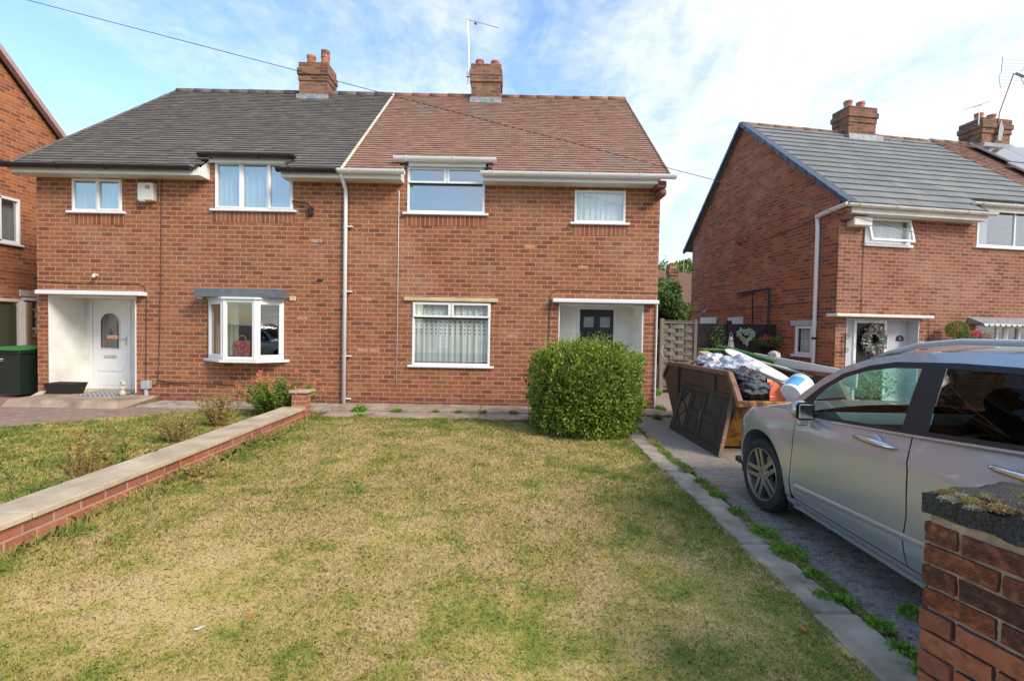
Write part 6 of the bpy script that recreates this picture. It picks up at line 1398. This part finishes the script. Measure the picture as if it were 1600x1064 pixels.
m.add([(fx-.20, fy-.10, fz), (fx+.24, fy-.10, fz), (fx+.24, fy+.16, fz), (fx-.20, fy+.16, fz), (fx-.27, fy-.14, fz+.22), (fx+.31, fy-.14, fz+.22), (fx+.31, fy+.2, fz+.22), (fx-.27, fy+.2, fz+.22), (fx-.24, fy-.11, fz+.22), (fx+.28, fy-.11, fz+.22), (fx+.28, fy+.17, fz+.22), (fx-.24, fy+.17, fz+.22), (fx-.2, fy-.08, fz+.17), (fx+.24, fy-.08, fz+.17), (fx+.24, fy+.13, fz+.17), (fx-.2, fy+.13, fz+.17)], [(0, 1, 5, 4), (1, 2, 6, 5), (2, 3, 7, 6), (3, 0, 4, 7), (4, 5, 9, 8), (5, 6, 10, 9), (6, 7, 11, 10), (7, 4, 8, 11), (8, 9, 13, 12), (9, 10, 14, 13), (10, 11, 15, 14), (11, 8, 12, 15), (12, 13, 14, 15)])
obj1('planter_trough', m, 'wicker', 'black woven planter trough in the left corner of the white porch', 'planter', (fx, fy, fz))
m = MB(); m.bbox(-8.25, -7.55, 9.0, 9.55, .116, .13, .004); k = NT('patterned_mat'); c = k.n('TexChecker'); k.l(k.obj(), c.inputs[0]); c.inputs[3].default_value = 22; k.set(c.inputs[1], (.42,.42,.44)); k.set(c.inputs[2], (.14,.15,.19)); k.fin(c.outputs[0], .95)
obj1('door_mat', m, k.m, 'grey patterned door mat before the white arched-glass door', 'mat', (-7.9, 9.3, .116))
m = MB(); ico(m, (-7.46, 9.12, .17), .06, 2, .25, (1, .8, 1)); ico(m, (-7.46, 9.12, .27), .05, 2, .3, (1, .9, 1), seed=2); ico(m, (-7.44, 9.12, .35), .045, 2, .3, (1, .9, 1.1), seed=3); m.tube([(-7.47, 9.1, .37), (-7.44, 9.1, .42)], [.03, .008], 8)
g = obj1('garden_ornament', m, 'mortar', 'small weathered stone figure on the step right of the white door', 'ornament', (-7.46, 9.12, .116), smooth=True)
m = MB(); m.prism([(-9.35, 9.10, .005), (-9.12, 9.10, .005), (-9.02, 9.24, .17), (-9.16, 9.24, .16)], (0, .02, 0)); obj1('broken_slab', m, 'board_old', 'broken pale slab piece leaning at the foot of the left porch pillar', 'slab', (-9.2, 9.15, 0))
m = MB(); m.bbox(-5.50, -5.23, 9.40, 9.54, .88, 1.20, .02); k = NT('red_patterned_gift'); kn = k.noise(k.obj(), 26, 2); k.fin(k.mix(k.rng(kn, .45, .55), (.45,.05,.05), (.60,.20,.18)), .8)
gb = obj1('gift_bag', m, k.m, 'red patterned bag standing inside the bow window', 'bag', (-5.46, 9.5, .9)); MB().tube([(-5.45, 9.47, 1.2), (-5.43, 9.47, 1.28), (-5.365, 9.47, 1.31), (-5.30, 9.47, 1.28), (-5.28, 9.47, 1.2)], .006, 5).build('handle', 'white_old', gb)

# ================================================================== FENCES AND DECORATIONS AT THE END OF THE DRIVE
FP = thing('woven_fence', 'weathered grey woven fence panel at the end of the drive beside the house corner', 'fence', (4.2, 12.1, 0))
m = MB(); m.bbox(3.74, 3.84, 12.05, 12.15, -.05, 1.86, .008); m.build('post', 'fence_grey', FP); m = MB(); m.bbox(4.60, 4.68, 12.05, 12.15, -.05, 1.84, .008); m.build('post', 'fence_grey', FP)
m = MB(); r = random.Random(8)
for k in range(17):
    z = .10+k*.098; P = []
    rows = []
    for dz in (-.049, .047):
        rows.append([(3.84+.76*i/24, 12.1+.028*math.sin(i/24*math.pi*3+(math.pi if k % 2 else 0))+r.uniform(-.002, .002), z+dz) for i in range(25)])
    m.grid(rows); m.grid([[(x, y+.006, zz) for x, y, zz in rw] for rw in rows])
m.build('slat', 'fence_grey', FP); m = MB(); 
for x in (4.03, 4.22, 4.41): m.bbox(x-.015, x+.015, 12.08, 12.12, .05, 1.76, .004)
m.bbox(3.84, 4.6, 12.06, 12.14, 1.74, 1.78, .005); m.bbox(3.84, 4.6, 12.07, 12.13, 1.80, 1.82, .004); m.build('rail', 'fence_grey', FP)
BF = thing('rear_fence', 'dark slatted fence seen through the gap behind the white pipe', 'fence', (3.3, 14.5, 0)); m = MB()
for k in range(7): m.bbox(2.6, 3.9, 14.5, 14.53, .1+k*.25, .33+k*.25, .004)
m.build('board', 'fence_dark', BF)
DG = thing('dark_fence', 'near-black boarded fence with a heart wreath between the woven panel and the neighbouring house', 'fence', (5.5, 12.1, 0))
m = MB()
for k in range(16): m.bbox(4.69, 5.45, 12.09, 12.11, .02+k*.108, .125+k*.108, .003)
m.build('panel', 'fence_dark', DG); m = MB()
for k in range(9): m.bbox(5.56+k*.112, 5.668+k*.112, 12.07, 12.10, .02, 1.76, .003)
m.bbox(5.55, 6.58, 12.05, 12.08, 1.5, 1.6, .004); m.build('gate', 'fence_dark', DG); m = MB(); m.bbox(5.45, 5.55, 12.05, 12.15, -.05, 1.84, .008); m.build('post', 'fence_dark', DG); m = MB(); m.bbox(6.56, 6.66, 12.05, 12.15, -.05, 1.76, .008); m.build('post', 'fence_dark', DG)
# heart wreath
m = MB(); C = []; Nn = []; r = random.Random(4)
for i in range(1500):
    t = r.uniform(0, 2*math.pi); hx = 16*math.sin(t)**3/17; hz = (13*math.cos(t)-5*math.cos(2*t)-2*math.cos(3*t)-math.cos(4*t))/17; w = r.gauss(0, .022)
    C.append((5.88+hx*.175+r.gauss(0, .022), 12.0+r.gauss(0, .015), 1.47+hz*.165+r.gauss(0, .022))); Nn.append((hx+r.gauss(0, .5), -.8, hz+r.gauss(0, .5)))
leaf_cloud(m, C, Nn, .045, aspect=.6, seed=4); obj1('heart_wreath', m, 'wreath_g', 'pale green heart-shaped wreath hanging on the dark gate', 'wreath', (5.88, 12.0, 1.47))
m = MB(); m.lathe([(.001, 0), (.085, 0), (.09, .02), (.055, .22), (.06, .24), (.02, .30), (.001, .31)], (5.50, 11.98, 1.14), 6); m.tube([(5.46, 11.98, 1.40), (5.47, 11.98, 1.5), (5.50, 11.98, 1.55), (5.53, 11.98, 1.5), (5.54, 11.98, 1.40)], .006, 5)
L_ = obj1('hanging_lantern', m, 'white_old', 'white pierced lantern hanging on the dark fence post', 'lantern', (5.5, 11.98, 1.14)); m = MB()
for (x, z) in ((5.47, 1.20), (5.53, 1.20), (5.50, 1.27), (5.48, 1.33), (5.52, 1.33)): m.poly([(x+.014*math.cos(a), 11.905+.02*(z-1.14)/.2, z+.016*math.sin(a)) for a in [math.pi*i/4 for i in range(8)]])
m.build('cut_out', 'black', L_)
m = MB(); r = np.random.default_rng(3); C = np.stack([5.18+r.normal(size=900)*.09, 11.98+r.normal(size=900)*.04, r.uniform(.2, 1.7, 900)], 1); leaf_cloud(m, C, np.tile([0, -.7, .3], (900, 1)), .06, seed=6); obj1('climbing_plant', m, 'tree', 'dark climbing plant against the black fence left of the lantern', 'climber', (5.18, 12.0, 0))
def local_pt(x, y, z): c, s = math.cos(ROT), math.sin(ROT); return (P0[0]+c*x-s*y, P0[1]+s*x+c*y, z)
HB = local_thing('hanging_basket', 'trailing green hanging basket on the gable wall beside the black waste pipe', 'hanging basket', -.28, 1.72, 1.3)
m = MB(); m.lathe([(.001, -.20), (.10, -.17), (.18, -.08), (.21, 0), (.20, 0)], n=20); m.build('basket', 'wicker', HB)
r = np.random.default_rng(6); C = r.normal(size=(1600, 3))*np.array([.13, .13, .05])+np.array([0, 0, .04]); m = MB(); leaf_cloud(m, C, None, .045, seed=6); m.build('foliage', 'shrub', HB)
C = r.normal(size=(120, 3))*np.array([.06, .06, .04])+np.array([-.16, -.1, .12]); m = MB(); leaf_cloud(m, C, None, .04, seed=7); m.build('bloom', 'bloom_pink', HB)
m = MB(); m.tube([(0, 0, .0), (.0, 0, .55), (.26, .0, .55)], .006, 4); m.tube([(-.2, 0, 0), (0, 0, .5)], .003, 3); m.tube([(.2, 0, 0), (0, 0, .5)], .003, 3); m.build('bracket', 'black', HB)
DW = local_thing('door_wreath', 'round mixed wreath of white flowers and eucalyptus on the black front door', 'wreath', 1.13, .17, 1.43)
r = random.Random(6); C = []; Nn = []
for i in range(1500): a = r.uniform(0, 6.283); rr_ = .20+r.gauss(0, .035); C.append((rr_*math.cos(a), r.gauss(0, .02), rr_*math.sin(a)*1.1)); Nn.append((math.cos(a)*.7, -.8, math.sin(a)*.7))
m = MB(); leaf_cloud(m, C, Nn, .075, aspect=.6, seed=5); m.build('foliage', 'wreath_w', DW); MB().box(-.02, .02, .03, .05, .2, .40).build('ribbon', 'board_old', DW)
TP = local_thing('topiary_ball', 'small round topiary ball between the porch and the pink flowers', 'topiary', 2.74, -.30, .98)
C, Nn = sphere_pts(2600, (0, 0, .72), .19, .19, .17, 4, .25); m = MB(); leaf_cloud(m, C, Nn, .03, seed=9); m.build('foliage', 'shrub', TP); MB().tube([(0, 0, -1.0), (0, 0, .6)], .015, 6).build('stem', 'bark', TP); MB().lathe([(.001, -1.02), (.14, -1.02), (.18, -.75), (.16, -.75)], n=16).build('pot', 'wicker', TP)
FB = local_thing('flower_basket', 'pink and red geraniums in a basket left of the scalloped window hood', 'flowers', 3.12, -.35, 1.15)
r = np.random.default_rng(12); m = MB(); leaf_cloud(m, r.normal(size=(1600, 3))*np.array([.22, .12, .09])+np.array([0, 0, .3]), None, .05, seed=2); m.build('foliage', 'shrub', FB)
m = MB()
for (x, z) in ((-.18, .48), (-.08, .46), (.02, .44), (.22, .28), (.18, .24), (.30, .38), (-.02, .50)): leaf_cloud(m, r.normal(size=(60, 3))*.035+np.array([x, -.1, z]), None, .04, seed=int(abs(x)*100)+3)
m.build('bloom', 'bloom_pink', FB); m = MB(); m.lathe([(.001, -.02), (.15, .02), (.26, .2), (.25, .2)], n=16); m.tube([(-.25, .0, .2), (-.25, .3, .2)], .01, 4); m.build('basket', 'wicker', FB)
YP = local_thing('low_border_plant', 'low yellow-green border plant at the foot of the corner by the white downpipe', 'plant', .35, -.5, 0)
m = MB(); leaf_cloud(m, r.normal(size=(1200, 3))*np.array([.35, .16, .16])+np.array([0, 0, .55]), None, .06, seed=2); m.build('foliage', 'hedge_tip', YP); MB().tube([(0, 0, -.05), (0, 0, .5)], .03, 6).build('stem', 'bark', YP)
m = MB(); m.tube([(3.66, 11.5, .95), (3.60, 11.5, 1.05), (3.66, 11.5, 1.2)], .01, 5); m.bbox(3.40, 3.52, 12.9, 13.1, .02, .9, .01); m.bbox(3.38, 3.54, 12.88, 13.12, .9, 1.2, .02); obj1('garden_storage', m, 'white_old', 'pale stacked garden box glimpsed behind the house corner pipe', 'box', (3.45, 13, 0))

# ================================================================== BEYOND: HOUSE AND TREES
DH = thing('distant_house', 'distant brick house with brown roof and chimney seen through the gap between the houses', 'house', (11, 31, 0))
m = MB(); m.box(9.2, 18, 30, 37, -.2, 3.35); m.build('wall', 'brick', DH); MB().box(9.2, 10.35, 29.96, 29.99, 0, 3.3).build('pale_render', 'white_old', DH)
m = MB(); m.add([(7.6, 29.6, 3.3), (18.5, 29.6, 3.3), (12.2, 33.5, 5.6), (9.2, 33.5, 5.9), (7.6, 37.5, 3.3), (18.5, 37.5, 3.3)], [(0, 1, 2, 3), (0, 3, 4), (3, 2, 5, 4), (1, 5, 2)]); r0 = m.build('roof', 'tile_brown', DH)
c = chimney(DH, 9.98, 10.58, 30.6, 31.2, 4.4, 5.55, [(.2, .05), (.2, .08), (.1, .03)], [(10.12, 30.9, .22, 0), (10.28, 30.9, .22, 0), (10.44, 30.9, .22, 0)], lead=False, matn='brick_chim')
m = MB(); m.tube([(9.85, 31, 5.3), (9.85, 31, 6.5)], .02, 4); m.tube([(9.6, 31, 6.4), (10.1, 31, 6.4)], .015, 4); m.tube([(11.2, 31.5, 5.3), (11.2, 31.5, 7.0)], .02, 4); m.tube([(10.9, 31.5, 6.9), (11.6, 31.5, 6.9)], .02, 4); m.build('aerial', 'alu', DH)
m = MB(); m.box(10.75, 11.1, 29.94, 29.99, 2.2, 3.1); m.build('window', 'white', DH)
def tree(name, x, y, h, rad, label, seed, trunk=.12, n=9000, ls=.16, sq=1.0, mat='tree'):
    t = thing(name, label, 'tree', (x, y, 0), group='trees behind the houses'); r = random.Random(seed); m = MB(); m.tube([(x, y, -.1), (x+.05, y, h*.3), (x-.03, y, h*.6), (x, y, h*.85)], [trunk, trunk*.8, trunk*.5, trunk*.15], 8)
    C = []; Nn = []
    for k in range(16):
        a = r.uniform(0, 6.283); hz = r.uniform(.25, .92); d = rad*(1-abs(hz-.5)*1.1)*r.uniform(.45, .85); c = Vector((x+d*math.cos(a), y+d*math.sin(a), h*hz)); m.tube([(x, y, h*hz*.7), tuple(c)], [trunk*.35, .015], 5)
        s = rad*r.uniform(.30, .48); q, nn = sphere_pts(n//16, tuple(c), s, s, s*.85*sq, seed*20+k, .5, -1, .25); C += q.tolist(); Nn += nn.tolist()
    m.build('trunk', 'bark', t); m = MB(); leaf_cloud(m, C, Nn, ls, aspect=.6, seed=seed); m.build('crown', mat, t)
tree('garden_tree', 6.75, 22, 4.15, 1.15, 'dense green tree standing in front of the distant house', 1, n=14000)
tree('garden_tree', 9.3, 26, 2.9, 1.3, 'lower pale shrub-like tree below the distant brick wall', 2, mat='shrub', n=9000)
tree('garden_tree', 13.5, 40, 7.2, 2.4, 'light green treetop showing above the distant roof', 3, mat='shrub', n=9000, ls=.25)
tree('garden_tree', 10.2, 42, 7.2, 2.2, 'dark treetop left of the distant chimney', 4, n=9000, ls=.25)
# ================================================================== OVERHEAD WIRE
A = Vector((-14.5, 10.2, 10.97)); B = Vector((10.5, 9.2, 4.3))
def wirept(px, py, Y):      # fixed sight line converted once into a straight cable
    return None
m = MB(); pts = []
for i in range(41):
    t = i/40; p = Vector((-9.9, 8.0, 0)).lerp(Vector((7.5, 8.0, 0)), t); z = 6.81-(p.x+8.12)*.2394; z -= .10*4*t*(1-t)*0; pts.append((p.x, p.y, z))
m.tube(pts, .0055, 5); o = m.build('overhead_wire', 'cable', org=(0, 8, 5)); tag(o, 'thin black telephone wire sloping down across the sky and the red roof', 'wire')
